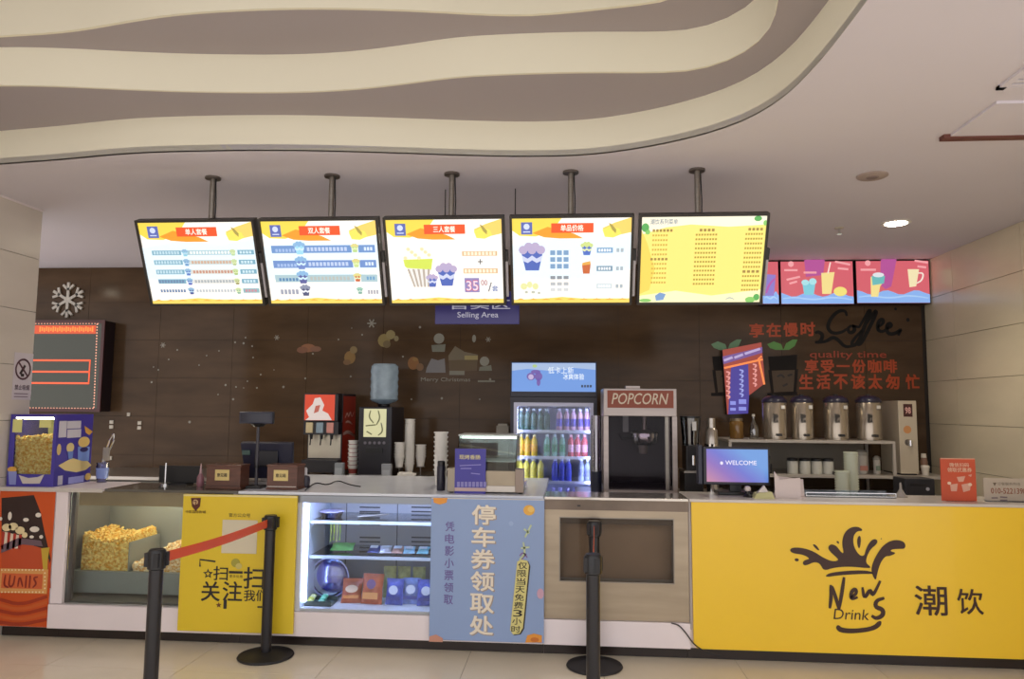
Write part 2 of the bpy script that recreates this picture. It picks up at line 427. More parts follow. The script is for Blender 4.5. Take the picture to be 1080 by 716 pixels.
# ---- popcorn display case
def kernel_set(n=4):
    out = []
    for _ in range(n):
        bm = bmesh.new(); bmesh.ops.create_icosphere(bm, subdivisions=1, radius=1)
        for v in bm.verts: v.co *= random.choice((.65, .8, 1.0, 1.25, 1.35))
        bm.verts.ensure_lookup_table()
        out.append(([v.co.copy() for v in bm.verts], [tuple(v.index for v in f.verts) for f in bm.faces])); bm.free()
    return out
KS = kernel_set(6)
def popcorn(mb, p, r):
    vs, fs = random.choice(KS); q = Matrix.Rotation(random.uniform(0, 6.28), 3, Vector((random.gauss(0, 1), random.gauss(0, 1), random.gauss(0, 1))).normalized())
    mb.add([Vector(p) + (q @ v) * r for v in vs], fs)
def pop_mat(a, b, name):
    m = bpy.data.materials.new(name); m.use_nodes = True; nt = m.node_tree; bs = nt.nodes['Principled BSDF']
    nz = nt.nodes.new('ShaderNodeTexNoise'); nz.inputs['Scale'].default_value = 55; g = nt.nodes.new('ShaderNodeNewGeometry')
    r = nt.nodes.new('ShaderNodeValToRGB'); r.color_ramp.elements[0].position = .38; r.color_ramp.elements[1].position = .62
    r.color_ramp.elements[0].color = lin(a); r.color_ramp.elements[1].color = lin(b)
    nt.links.new(g.outputs['Position'], nz.inputs[0]); nt.links.new(nz.outputs[0], r.inputs[0]); nt.links.new(r.outputs[0], bs.inputs['Base Color']); bs.inputs['Roughness'].default_value = .7
    return m
POPM = pop_mat('e0a21c', 'fbe48a', 'buttery_popcorn'); POPL = pop_mat('d8a455', 'f6e7bd', 'pale_popcorn')
def heap(name, label, x0, x1, y0, y1, z0, top, m, r=.014, dens=1.0, origin=None):
    mb = MB(); n = 12
    g = [[(x0 + (x1-x0)*i/n, y0 + (y1-y0)*j/n) for j in range(n+1)] for i in range(n+1)]
    vs = []
    for i in range(n+1):
        for j in range(n+1): vs.append((*g[i][j], max(z0 + .004, top(*g[i][j]) - r*.8)))
    N = n+1; fs = [(i*N+j, (i+1)*N+j, (i+1)*N+j+1, i*N+j+1) for i in range(n) for j in range(n)]
    b = len(vs); vs += [(*g[i][j], z0) for i in range(n+1) for j in range(n+1)]
    for i in range(n):
        fs += [(i*N, (i+1)*N, b+(i+1)*N, b+i*N), (i*N+n, (i+1)*N+n, b+(i+1)*N+n, b+i*N+n), (i, i+1, b+i+1, b+i), (n*N+i, n*N+i+1, b+n*N+i+1, b+n*N+i)]
    ins = r*.9
    mb.add([(min(max(v[0], x0+ins), x1-ins), min(max(v[1], y0+ins), y1-ins), v[2]) for v in vs], fs)
    A = (x1-x0)*(y1-y0)/(r*r*1.7)*dens
    for _ in range(int(A)):
        x, y = random.uniform(x0+r, x1-r), random.uniform(y0+r, y1-r); popcorn(mb, (x, y, top(x, y) - r*.3 + random.uniform(-.4, .6)*r), r*random.uniform(.75, 1.15))
    for _ in range(int((x1-x0)*(top((x0+x1)/2, y0) - z0)/(r*r*1.5)*dens)):
        x = random.uniform(x0+r, x1-r); zt = top(x, y0); z = random.uniform(z0 + r, max(zt, z0+r*1.1)); popcorn(mb, (x, y0 + r*1.1, z), r*random.uniform(.75, 1.1))
    for _ in range(int((y1-y0)*(top(x1, (y0+y1)/2) - z0)/(r*r*2)*dens)):
        y = random.uniform(y0+r, y1-r); zt = top(x1, y); z = random.uniform(z0 + r, max(zt, z0+r*1.1))
        popcorn(mb, (x1 - r*1.1, y, z), r*random.uniform(.75, 1.1))
    o = mb.build(name, m, None, origin=origin or ((x0+x1)/2, (y0+y1)/2, z0)); tag(o, label, 'popcorn', kind='stuff'); return o
t = thing('popcorn_case', 'glass fronted popcorn display case between the orange poster and the yellow board', 'display case', (-2.7, 4.85, .24))
GI = mat('8d928b', .5, noise=.04, scale=2, name='grey_lining')
x0 = XA; x1 = XB_ - .002; zb = .237
MB().box(x0, fx(67), 4.6, 4.63, zb, .944).build('side_post', WHITE, t, bevel=.003); MB().box(x0, x0 + .008, 4.63, 5.2, zb, .944).build('side_wall', WHITE, t)
MB().box(fx(67) - .03, fx(72), 4.632, 4.66, zb, .944).build('inner_post', mat('4d4543', .4), t)
MB().box(x0 + .008, x0 + .014, 4.67, 5.16, zb, .944).build('side_lining', mat('757570', .5), t)
MB().box(x1 - .03, x1, 4.6, 5.2, zb, .944).build('side_post', WHITE, t)
MB().box(x0 + .008, x1 - .03, 5.16, 5.2, zb, .944).build('back_panel', GI, t)
MB().box(x0 + .014, x1 - .03, 4.635, 5.16, zb, zb + .012).build('floor_panel', mat('55534d', .5), t)
MB().box(fx(76), x1 - .03, 4.63, 4.66, fz(120, 534), .944).build('header_rail', mat('b39a72', .35, .5, noise=.15, scale=5), t)
zr = fz(110, 603, 4.76)
MB().box(x0 + .016, x1 - .04, 4.77, 5.15, zb + .03, zr).build('bin_tray', GI, t)
MB().box(fx(70), x1 - .03, 4.608, 4.614, zb, .944).build('glass_pane', GLASS, t)
xd = fx(137, 580, 4.78)
MB().box(xd - .003, xd + .003, 4.77, 5.14, zr, zr + .19).build('divider', GI, t)
MB().box(x0 + .33, x1 + .0, 4.59, 5.0, .945, ZS).build('glass_top', mat('5e5a52', .12, noise=.1, scale=3), t)
for k in (0, 1):
    MB().box(fx(85), x1 - .05, 4.7 + k*.38, 4.72 + k*.38, .925, .94).build('light_tube', mat('fff2d4', em=24), t)
xa, xb = fx(84, 580, 4.79), xd - .006
zt = fz(110, 567, 4.79)
heap('popcorn_heap', 'tall heap of golden popcorn behind the case glass, left of its divider', xa, xb, 4.785, 5.13, zr + .001, lambda x, y: zt + .02*math.sin(x*17) + (y-4.785)*.03, POPM, .0125)
xa, xb = xd + .006, x1 - .06; zt2 = fz(160, 588, 4.79)
heap('popcorn_heap', 'low heap of pale popcorn in the case, beside the yellow board', xa, xb, 4.785, 5.13, zr + .001, lambda x, y: zt2 - .07 + .1*max(0, min(1, (x-xa)/.18)) + (y-4.785)*.08 + .012*math.sin(x*30), POPL, .0145)

# ---- yellow foam board (code square and cartoon figures of the original left out)
t = thing('scan_board', 'yellow board inviting people to scan and follow, leaning on the counter', 'sign board', (-2.08, 4.56, .085))
P = front(4.556)
a = P.uv(193.5, 521); b = P.uv(308.5, 669)
MB().box(a[0], b[0], 4.557, 4.575, b[1], a[1]).build('board', YEL2, t, bevel=.002)
MB().box(a[0], b[0], 4.5565, 4.5575, a[1] - .012, a[1] - .001).build('top_edge', mat('e8d88e', .4), t)
P.polys([[(201.5, 525), (212, 525), (211, 534), (206.5, 539), (202.5, 534)]], 'logo', mat('5a2418', .5), t, 1)
P.ell([(206.3, 529.5, 2.8, 2.8)], 'logo', mat('c9a878', .5), t, 2); P.strokes([[(204, 529), (208, 528), (206, 532), (209, 532)]], .006, 'logo', mat('5a2418', .5), t, 3)
P.text('中影国际影城', 196, 538, 217, 541.5, mat('5a3a1c', .5), t, 1, .01)
P.text('官方公众号', 241.5, 541, 264, 545.5, mat('6a5c2a', .5), t, 1, .01)
P.rects([(235, 548, 270.5, 584)], 'blank_square', mat('d9cfb4', .5), t, 1)
P.ell([(248.5, 593.5, 4.6, 4.6)], 'badge', mat('a9a03e', .5), t, 1); P.ell([(252, 597, 3.4, 3.2)], 'badge', mat('c9bb6a', .5), t, 2)
P.strokes([[(211, 597), (211, 590), (227, 592)], [(272, 640), (279, 640)]], .01, 'corner_mark', INK, t, 1, smooth=0, taper=False)
def star(cx, cy, r, ir=.45):
    return [(cx + (r if k % 2 == 0 else r*ir)*math.sin(math.pi*k/5), cy - (r if k % 2 == 0 else r*ir)*math.cos(math.pi*k/5)) for k in range(10)]
P.polys([star(219.5, 605, 5.5)], 'star', INK, t, 1); P.polys([star(219.5, 605, 2.6)], 'star', YEL2, t, 2)
P.polys([star(230.8, 638, 3.2)], 'star', mat('6b3f1a', .5), t, 1)
P.text('扫', 225.5, 597, 240, 612, INK, t, 1, .02); P.text('一', 241.5, 602, 256, 605, INK, t, 1, .02); P.text('扫', 257.5, 598, 278, 621, INK, t, 1, .025)
P.text('更多优惠', 242, 606, 256, 609.5, mat('5b5120', .5), t, 1)
P.text('关', 213, 613, 231.5, 634, INK, t, 1, .025); P.text('注', 235.5, 613, 255, 634, INK, t, 1, .025); P.rects([(236, 632, 239, 642)], 'lettering', INK, t, 1)
P.text('我', 257.5, 622, 269, 634, INK, t, 1, .02); P.text('们', 270.5, 622, 281, 634, INK, t, 1, .02)

# ---- lit snack display case
t = thing('snack_case', 'lit glass snack display case with two shelves next to the yellow board', 'display case', (-1.1, 4.85, .24))
LIN = mat('b9bcc8', .4, noise=.03, scale=2, name='pale_lining')
x0 = XB_ + .002; x1 = XC_ - .002
MB().box(x0, fx(317), 4.6, 5.2, zb, .944).build('side_wall', mat('dfe2ea', .4), t)
MB().box(x1 - .28, x1, 4.6, 5.2, zb, .944).build('side_wall', WHITE, t)
MB().box(fx(317), x1 - .28, 5.15, 5.2, zb, .944).build('back_panel', mat('b4b4ba', .45, noise=.03, scale=2), t)
MB().box(fx(317), x1 - .28, 4.61, 5.15, zb, zb + .014).build('floor_panel', mat('d6d4d2', .4), t)
MB().box(x0, x1, 4.585, 4.607, .9, .943).build('top_frame', mat('8e949c', .3, .6), t); MB().box(x0, x1, 4.607, 5.75, .93, .943).build('roof_panel', mat('c9ced6', .4), t)
MB().box(x0 - .0, x1, 4.59, 5.78, .945, ZS).build('steel_top', mat('dfe4ee', .25, .0, noise=.05, scale=3), t, bevel=.002)
MB().box(fx(316), x1 - .28, 4.608, 4.613, zb, .9).build('glass_pane', GLASS, t)
for k, yy in enumerate((550, 587)):
    z = fz(380, yy, 4.74)
    MB().box(fx(318), x1 - .285, 4.74, 5.14, z - .008, z).build('glass_shelf', glass('cfe0ea', 1.5, .03, .1), t)
    MB().box(fx(318), x1 - .285, 4.732, 4.74, z - .016, z + .003).build('shelf_trim', mat('d9e2ee', .3), t)
    SZ = (z,) if k == 0 else SZ + (z,)
    MB().box(fx(318), fx(318) + .012, 4.76, 5.12, z - .03, z - .008).build('bracket', CHROME, t)
for c0_, c1_ in ((379.5, 401), (434, 456)):
    for k in range(13):
        yy = 534 + k*4.55
        if k in (5, 6, 10, 11): continue
        a = at(c0_, yy, Y=5.15); b = at(c1_, yy + 1.9, Y=5.15)
        MB().box(a.x, b.x, 5.146, 5.151, b.z, a.z).build('vent_slot', mat('3a3c42', .6), t)
for xx in (364, 418): q = at(xx, 600, Y=5.15).x; MB().box(q - .003, q + .003, 5.147, 5.151, .26, .9).build('panel_seam', mat('5c5d62', .6), t)
for y in (4.66,): MB().box(fx(320), x1 - .3, 4.63, 4.66, .914, .928).build('light_tube', mat('bccdff', em=42), t)
MB().box(fx(318) + .002, fx(318) + .016, 4.64, 4.66, .28, .88).build('light_tube', mat('b4c6ff', em=12), t)

# bags and other snacks in the case
def bag(name, label, cat, c, wd, ht, th, m, lean=0, rz=0, group=None, band=None, crumple=.004):
    """pillow pack standing on its lower crimp at c"""
    MT = Matrix.Translation(Vector(c)) @ Matrix.Rotation(rz, 4, 'Z') @ Matrix.Rotation(-lean, 4, 'X')
    t = thing(name, label, cat, c, group); mb = MB(MT); nx, nz = 8, 10; vs = []; fs = []
    for sgn in (-1, 1):
        for j in range(nz+1):
            for i in range(nx+1):
                u = i/nx*2-1; v = j/nz; e = max(0, 1-abs(u)**3) * max(0, math.sin(math.pi*min(1, max(0, (v-.06)/.88))))**.55
                ed = .93 + .07*abs(v*2-1)
                vs.append((u*wd/2*ed, sgn*(th/2*e + .001) + (random.uniform(-1, 1)*crumple if e > .1 else 0), v*ht))
    N = (nx+1)*(nz+1)
    for s_ in (0, 1):
        for j in range(nz):
            for i in range(nx): k = s_*N + j*(nx+1) + i; fs.append((k, k+1, k+nx+2, k+nx+1))
    ring = [i for i in range(nx+1)] + [j*(nx+1)+nx for j in range(1, nz+1)] + [nz*(nx+1)+i for i in range(nx-1, -1, -1)] + [j*(nx+1) for j in range(nz-1, 0, -1)]
    for a, b in zip(ring, ring[1:] + ring[:1]): fs.append((a, b, b+N, a+N))
    mb.add(vs, fs); mb.build('pouch', m, t, smooth=True)
    pl = Plane(MT @ Vector((0, -th/2 - crumple - .001, 0)), MT.to_3x3() @ Vector((1, 0, 0)), MT.to_3x3() @ Vector((0, 0, 1)))
    for b in band or []:
        if b[0] == 'e': pl.ell([tuple(b[1:5])], 'printed_patch', b[5], t, 1, 14, False)
        else: pl.rects([tuple(b[1:5])], 'printed_patch', b[5], t, 1, False)
    return t
zf = zb + .0145
OR1 = mat('c2603c', .35, noise=.2, scale=22); BL1 = mat('5560b8', .3, noise=.35, scale=26); BL2 = mat('8ea0dc', .3, noise=.35, scale=26)
p = at(369, 640, Y=4.74); bag('chip_bag', 'orange crisp bag leaning beside the clear lidded bowl', 'snack bag', (p.x, 4.76, zf), .13, .16, .05, OR1, .55, .12, 'orange crisp bags', [('e', 0, .08, .04, .025, mat('e9c9a8', .4)), ('r', -.05, .04, .05, .02, mat('d88a4a', .4))])
p = at(391, 640, Y=4.74); bag('chip_bag', 'upright orange crisp bag beside the blue packets', 'snack bag', (p.x, 4.75, zf), .14, .185, .06, OR1, .22, -.1, 'orange crisp bags', [('e', .0, .12, .03, .03, mat('7c5a86', .4)), ('r', -.05, .07, .05, .03, mat('e39a58', .4))])
for k, (xx, m, nm) in enumerate(((415, BL1, 'leftmost'), (432, BL2, 'middle'), (449, BL1, 'rightmost'))):
    p = at(xx, 640, Y=4.74); bag('chip_bag', '%s of the three shiny blue snack packets on the case floor' % nm, 'snack bag', (p.x, 4.745 + .03*(k % 2), zf), .115, .16, .055, m, .2, .1*(k-1), 'blue snack packets', [('e', 0, .09, .03, .028, mat('dfe4f6', .4)), ('r', -.045, .05, .045, .03, mat('3a3f86', .4))])
for k, xx in enumerate((410, 425, 441)):
    p = at(xx, 620, Y=4.9); bag('chip_bag', 'green topped crisp bag behind the %s blue packet' % ['leftmost', 'middle', 'rightmost'][k], 'snack bag', (p.x, 4.92, zf), .085, .2, .045, mat('b9b977', .35, noise=.3, scale=24), .1, .1, 'green topped crisp bags')
# clear lidded bowl, tray of sweets
p = at(346, 630, Y=4.85); t = thing('plastic_bowl', 'clear plastic dome bowl standing on edge in the lower left of the snack case', 'bowl', (p.x, 4.87, zf))
MB().lathe([(.015, .03), (.07, .026), (.11, .012), (.125, 0), (.128, -.004), (.12, .002), (.1, .02), (.06, .034), (.015, .04)], p.x, 4.87, 28, 'y', zf + .129).build('dome', glass('d8d6f4', 1.5, .1, .16), t, smooth=True)
MB().lathe([(.122, 0), (.13, .003), (.13, -.006), (.122, -.006)], p.x, 4.87, 28, 'y', zf + .1305).build('rim', mat('c3c0ee', .3), t, smooth=True)
p = at(338, 640, Y=4.7); t = thing('sweet_tray', 'low tray of yellow and green wrapped sweets on the case floor', 'tray', (p.x, 4.72, zf))
MB().box(p.x - .09, p.x + .08, 4.66, 4.8, zf, zf + .006).box(p.x - .09, p.x + .08, 4.66, 4.665, zf, zf + .03).box(p.x - .09, p.x + .08, 4.795, 4.8, zf, zf + .03).build('tray', mat('55605a', .4), t)
for k in range(14):
    mb = MB(); q = (p.x - .07 + .14*((k*7) % 14)/13, 4.685 + .09*((k*5) % 14)/13, zf + .02 + .008*(k % 3))
    mb.lathe([(.003, -.02), (.012, -.012), (.014, 0), (.012, .012), (.003, .02)], q[0], q[1], 8, 'x', q[2]); o = mb.build('sweet', mat(['c9c75a', '6fc09a', 'd8d6a0', '9fd0b0'][k % 4], .4), None, smooth=True, origin=q)
    tag(o, 'small wrapped sweet heaped in the low tray in the snack case', 'sweet', 'sweets in the low tray')
# shelf goods
z2 = SZ[1] + .001; z1_ = SZ[0] + .001
p = at(362, 582, Y=4.9); bag('snack_packet', 'bright green packet lying on the lower glass shelf', 'snack bag', (p.x, 4.86, z2 + .012), .15, .1, .03, mat('7cc86a', .35, noise=.25, scale=25), 1.25, .1)
for k, (xx, h, nm) in enumerate(((394, '3c4a8a', 'dark blue'), (407, 'd8d8e4', 'white'), (419, 'c99a8a', 'peach'), (432, '9ccbe0', 'pale blue'), (446, '8fd0dc', 'aqua'))):
    p = at(xx, 584, Y=4.84); bag('snack_packet', 'small %s packet lying on the lower glass shelf' % nm, 'snack bag', (p.x, 4.82, z2 + .01), .075, .085, .022, mat(h, .35, noise=.25, scale=30), 1.2, .15*(k % 2), 'small packets on the lower shelf', [('r', -.025, .06, .025, .03, mat('eef0f4', .4))])
p = at(349, 545, Y=4.9); t = thing('plastic_tub', 'lilac lidded tub on the upper glass shelf', 'tub', (p.x, 4.92, z1_))
MB().lathe([(.06, 0), (.075, .03), (.078, .034)], p.x, 4.92, 24, cz=z1_).build('tub', glass('d6c8ea', 1.45, .1, .15), t, smooth=True); MB().lathe([(.08, .034), (.08, .04), (.05, .046)], p.x, 4.92, 24, cz=z1_).build('lid', mat('c9bce0', .35), t, smooth=True)
p = at(388, 545, Y=4.9); t = thing('serving_tongs', 'dark metal serving tongs lying on the upper glass shelf', 'tongs', (p.x, 4.9, z1_ + .01))
MB().tube([(p.x - .06, 4.88, z1_ + .008), (p.x + .04, 4.9, z1_ + .014), (p.x + .13, 4.93, z1_ + .022)], .005).build('arm', STEELD, t); MB().tube([(p.x - .05, 4.93, z1_ + .008), (p.x + .04, 4.93, z1_ + .014), (p.x + .13, 4.935, z1_ + .022)], .005).build('arm', STEELD, t)
p = at(356, 560, Y=4.9); t = thing('hanging_lolly_strip', 'yellow strip of lollies hanging under the upper glass shelf', 'sweets', (p.x, 4.85, z1_ - .02))
for k in range(4): MB().tube([(p.x - .03 + .02*k, 4.85, z1_ - .012), (p.x - .03 + .02*k + .004, 4.85, z1_ - .08), (p.x - .03 + .02*k, 4.85, z1_ - .15 + .01*(k % 2))], .006, 6).build('strip', mat(['d8dc7a', 'c4d85a', 'e6e4a0', 'b4d06a'][k], .4), t)

# ---- pale blue parking-voucher board
t = thing('parking_board', 'pale blue board about collecting parking vouchers on the counter front', 'sign board', (-.5, 4.56, .085))
P = front(4.556); a = P.uv(455, 524.5); b = P.uv(573.5, 678.5)
MB().box(a[0], b[0], 4.557, 4.575, b[1], a[1]).build('board', mat('8fa6cf', .42, noise=.03, scale=2), t, bevel=.002)
MB().box(a[0], b[0], 4.5562, 4.5575, a[1] - .006, a[1] - .001).build('top_edge', mat('d9d4cc', .4), t)
CRM = mat('ece2cf', .45); 
P.column('停车券领取处', 499.5, 533.5, 523.5, 673.5, mat('a89a8e', .5), t, 1, .05, slant=-3)
P.column('停车券领取处', 498.5, 532.5, 522.5, 672.5, CRM, t, 2, .04, slant=-3)
P.column('凭电影小票领取', 470, 550, 479.5, 640, mat('6f5f9e', .45), t, 1, .015, gap=.2, slant=-2)
ORG = mat('e59a3e', .45)
P.polys([[(457, 525), (472, 525), (471, 530), (464, 532), (457.5, 530)]], 'dot', ORG, t, 1)
P.ell([(558, 538, 6, 5.5)], 'dot', mat('e8b04a', .45), t, 1); P.ell([(560, 537, 3.5, 3)], 'dot', mat('f0c86a', .45), t, 2)
P.polys([[(554, 677.5), (556, 670), (563, 668), (571.5, 670), (571.5, 677.5)]], 'dot', ORG, t, 1); P.ell([(564, 674.5, 4.5, 2.5)], 'dot', mat('c9722c', .45), t, 2)
P.ell([(570, 626, 3.6, 5.5)], 'dot', mat('c9a0b4', .45), t, 1); P.polys([[(452.5, 676.5), (453, 671), (460, 669), (467, 673), (467, 677)]], 'dot', mat('c9907a', .45), t, 1)
P.ell([(539, 552, 2.5, 2.5)], 'dot', mat('9db4d8', .45), t, 1)
P.strokes([[(560, 554), (554, 566)], [(553, 558), (558, 562)], [(552, 572), (554, 584), (548, 590)], [(550, 578), (558, 577)]], .012, 'script_mark', mat('c2d0a4', .45), t, 1)
P.strokes([[(548, 586), (552, 582), (556, 588)], [(550, 590), (555, 584)]], .008, 'script_mark', mat('8a6aa0', .45), t, 1)
def pill(dx, dy): return [(545.5 + dx, 592 + dy), (550 + dx, 590 + dy), (556 + dx, 591 + dy), (558 + dx, 596 + dy), (551.5 + dx, 662 + dy), (548 + dx, 668 + dy), (541 + dx, 669 + dy), (538 + dx, 664 + dy)]
P.polys([pill(1.3, .9)], 'pill_label', INK, t, 1); P.polys([pill(0, 0)], 'pill_label', mat('d8cf86', .45), t, 2)
P.column('仅限当天免费3小时', 547, 592.5, 556.5, 668, INK, t, 3, .02, gap=.12, slant=-8)

# ---- steel cabinet with recessed window
t = thing('steel_cabinet', 'stainless steel counter cabinet with a recessed dark window under the popcorn popper', 'cabinet', (.28, 4.8, .24))
x0, x1 = XC_ + .003, XD - .003
P = front(4.6); a = P.uv(590.5, 545.5); b = P.uv(711, 615.5)
SB = mat('a89a86', .34, .55, noise=.1, scale=2.5, stretch=(1, 1, 8), name='warm_brushed_steel')
MB().box(x0, a[0], 4.6, 4.62, zb, .92).build('front_panel', SB, t); MB().box(b[0], x1, 4.6, 4.62, zb, .92).build('front_panel', SB, t)
MB().box(a[0], b[0], 4.6, 4.62, zb, b[1]).build('front_panel', SB, t); MB().box(a[0], b[0], 4.6, 4.62, a[1], .92).build('front_panel', SB, t)
MB().box(a[0], b[0], 4.7, 4.71, b[1], a[1]).build('window_back', mat('8a7a6a', .5, .1, noise=.1, scale=3), t)
MB().box(a[0], b[0], 4.62, 4.7, a[1] - .04, a[1]).build('window_header', mat('4d433b', .4), t)
MB().box(a[0], b[0], 4.606, 4.61, b[1], a[1]).build('window_pane', glass('f2eee9', 1.25, .05), t)
MB().bars(a[0] - .004, b[0] + .004, b[1] - .004, a[1] + .004, 4.597, 4.603, .006).build('window_trim', STEELD, t)
MB().box(x0, x1, 4.71, 4.85, zb, .92).build('body', GREY, t)
MB().box(x0, x1, 4.592, 4.6, .884, .944).build('control_strip', mat('6f6257', .3, .5, noise=.25, scale=4), t)
MB().box(x0, x1, 4.585, 4.88, .945, ZS).build('steel_top', mat('c4bdb4', .16, .8, noise=.05, scale=3), t, bevel=.002)
MB().box(x0 + .2, x0 + .22, 4.589, 4.592, .905, .915).build('lamp_dot', mat('25211f', .4), t)

# ---- yellow drinks counter
t = thing('drinks_counter', 'drinks counter with a wide glossy yellow front and a splashing cup logo', 'counter', (2, 4.8, .085))
P = front(4.59); a = P.uv(729, 527.5); zlo = .09
rr = .035; poly = [(XR - .01, .945), (XR - .01, zlo)] + [(a[0] + rr + .004 - rr*math.cos(q), zlo + rr - rr*math.sin(q)) for q in (math.pi/2, math.pi/3, math.pi/6, 0)] + [(a[0], .945)]
MB().prism([(q[0], 4.592, q[1]) for q in poly], (0, .02, 0)).build('front_board', mat('f4cb31', .3, noise=.03, scale=1.2, coat=.15), t)
MB().box(XD + .001, XR - .004, 4.614, 4.98, .088, .944).build('body', WHITE, t)
MB().box(XD + .0005, XR - .002, 4.58, 5.0, .945, ZS).build('slab', mat('cfc8c2', .2, noise=.06, scale=3), t, bevel=.003)
MB().box(XD + .0005, XD + .006, 4.588, 4.6, .2, .944).build('edge_strip', mat('b9b2ac', .4), t)
def zz(L): return [(800 + x/4.154, 545 + y/4.154) for x, y in L]
P = front(4.5915)
BRN = mat('3a2019', .45)
P.polys([zz([(135, 146), (148, 134), (190, 135), (240, 150), (285, 180), (325, 196), (352, 190), (340, 176), (312, 152), (303, 132), (318, 118), (342, 127), (362, 156), (374, 160), (364, 115), (374, 72), (400, 47), (430, 42), (452, 51), (455, 62), (432, 62), (416, 82), (414, 115), (426, 148), (446, 171), (464, 170), (470, 140), (490, 105), (510, 95), (523, 105), (515, 122), (492, 140), (478, 165), (470, 190), (474, 205), (490, 218), (488, 226), (400, 217), (330, 222), (285, 237), (270, 205), (245, 196), (206, 215), (192, 206), (198, 190), (228, 184), (195, 165), (150, 160)]),
         zz([(513, 285), (492, 238), (500, 200), (520, 160), (550, 120), (590, 100), (630, 104), (645, 122), (640, 140), (615, 140), (585, 142), (575, 150), (605, 158), (575, 172), (555, 172), (534, 200), (520, 245)]),
         zz([(290, 265), (302, 248), (360, 238), (450, 233), (500, 240), (506, 250), (440, 250), (350, 256)]),
         zz([(338, 480), (350, 472), (366, 487), (430, 490), (500, 480), (525, 455), (540, 457), (535, 480), (500, 500), (420, 511), (360, 508), (342, 495)]),
         zz([(433, 92), (442, 80), (449, 92), (446, 128), (439, 142), (431, 115)]), zz([(234, 120), (250, 120), (270, 148), (256, 145)]), zz([(338, 106), (352, 106), (352, 122)]), zz([(533, 96), (540, 92), (539, 100)])], 'splash_logo', BRN, t, 1)
P.ell([(800 + 167/4.154, 545 + 188/4.154, 2.2, 1.6)], 'splash_logo', BRN, t, 1)
P.strokes([zz(q) for q in ([(316, 300), (318, 350), (312, 398)], [(322, 305), (340, 360), (352, 405)], [(352, 405), (365, 330), (374, 266)], [(405, 352), (430, 335), (424, 312), (404, 330), (404, 362), (432, 352)], [(455, 310), (462, 362), (490, 312), (498, 352), (532, 282)])], .021, 'lettering', BRN, t, 2)
P.strokes([zz([(548, 356), (515, 366), (510, 395), (545, 405), (545, 432), (515, 446), (497, 434)])], .026, 'lettering', BRN, t, 2)
P.text('Drink', *zz([(330, 402)])[0], *zz([(486, 452)])[0], BRN, t, 2, .0, shear=.15)
P.text('潮', *zz([(682, 300)])[0], *zz([(828, 433)])[0], BRN, t, 2, .02); P.text('饮', *zz([(868, 315)])[0], *zz([(986, 428)])[0], BRN, t, 2, .02)
c = [at(708, 657, Y=4.58), at(716, 659, Y=4.578), at(724, 668, Y=4.578), at(732, 680, Y=4.575), at(745, 688, Y=4.57), at(760, 692, Y=4.57)]
o = MB().tube(smooth([Vector(q) for q in c]), .004, 6).build('cable', BLACKM, None, origin=c[0]); tag(o, 'thin dark cable drooping over the white base beside the yellow front', 'cable')

# ---- queue barriers
def stanchion(x, y, label):
    t = thing('barrier_post', label, 'barrier post', (x, y, 0), 'retractable queue posts')
    MB().lathe([(.16, 0), (.165, .006), (.16, .014), (.1, .026), (.045, .034)], x, y, 40).build('base', BLACKM, t, smooth=True)
    MB().cyl(x, y, .034, .76, .0315, n=24).build('pole', mat('1d1b20', .3), t, smooth=True)
    MB().lathe([(.033, .745), (.04, .75), (.04, .825), (.036, .832), (.034, .836)], x, y, 24).build('belt_head', BLACK, t, smooth=True)
    MB().lathe([(.041, .7), (.041, .745)], x, y, 24).build('collar', BLACKM, t, smooth=True) if False else None
    for a in range(4):
        q = a*math.pi/2 + .5; MB().box(x + .037*math.cos(q) - .012, x + .037*math.cos(q) + .012, y + .037*math.sin(q) - .012, y + .037*math.sin(q) + .012, .76, .822).build('belt_slot', BLACKM, t)
    return t
def belt(t, p, q, h=.047, zc=.79):
    a, b = Vector((*p, zc)), Vector((*q, zc)); d = (b - a).normalized(); a += d*.045; b -= d*.045; nn = Vector((-d.y, d.x, 0))*.0015; vs = []; fs = []; n = 10
    for k in range(n+1):
        m = a.lerp(b, k/n); m.z -= .012*math.sin(math.pi*k/n)
        vs += [m + nn + Vector((0, 0, h/2)), m + nn - Vector((0, 0, h/2)), m - nn - Vector((0, 0, h/2)), m - nn + Vector((0, 0, h/2))]
    for k in range(n):
        for i in range(4): fs.append((k*4+i, k*4+(i+1) % 4, k*4+4+(i+1) % 4, k*4+4+i))
    MB().add(vs, fs).build('belt', mat('e0562a', .5), t)
A1 = at(283, 690, Z=0); A1 = (A1.x, A1.y - .04); q = at(166, 579, Z=.836); A2 = (q.x, q.y)
B1_ = at(627, 703, Z=0); B1_ = (B1_.x, B1_.y); q = at(625.5, 584, Z=.836); B2_ = (q.x, q.y)
t1 = stanchion(*A1, 'black queue post standing in front of the yellow scan board'); t2 = stanchion(*A2, 'black queue post nearest at left, cut off by the lower edge, holding the orange belt')
t3 = stanchion(*B1_, 'black queue post close to the steel cabinet, half hidden by a nearer post'); t4 = stanchion(*B2_, 'nearer of the two black queue posts in front of the steel cabinet')
belt(t2, A2, A1); belt(t4, B2_, B1_)

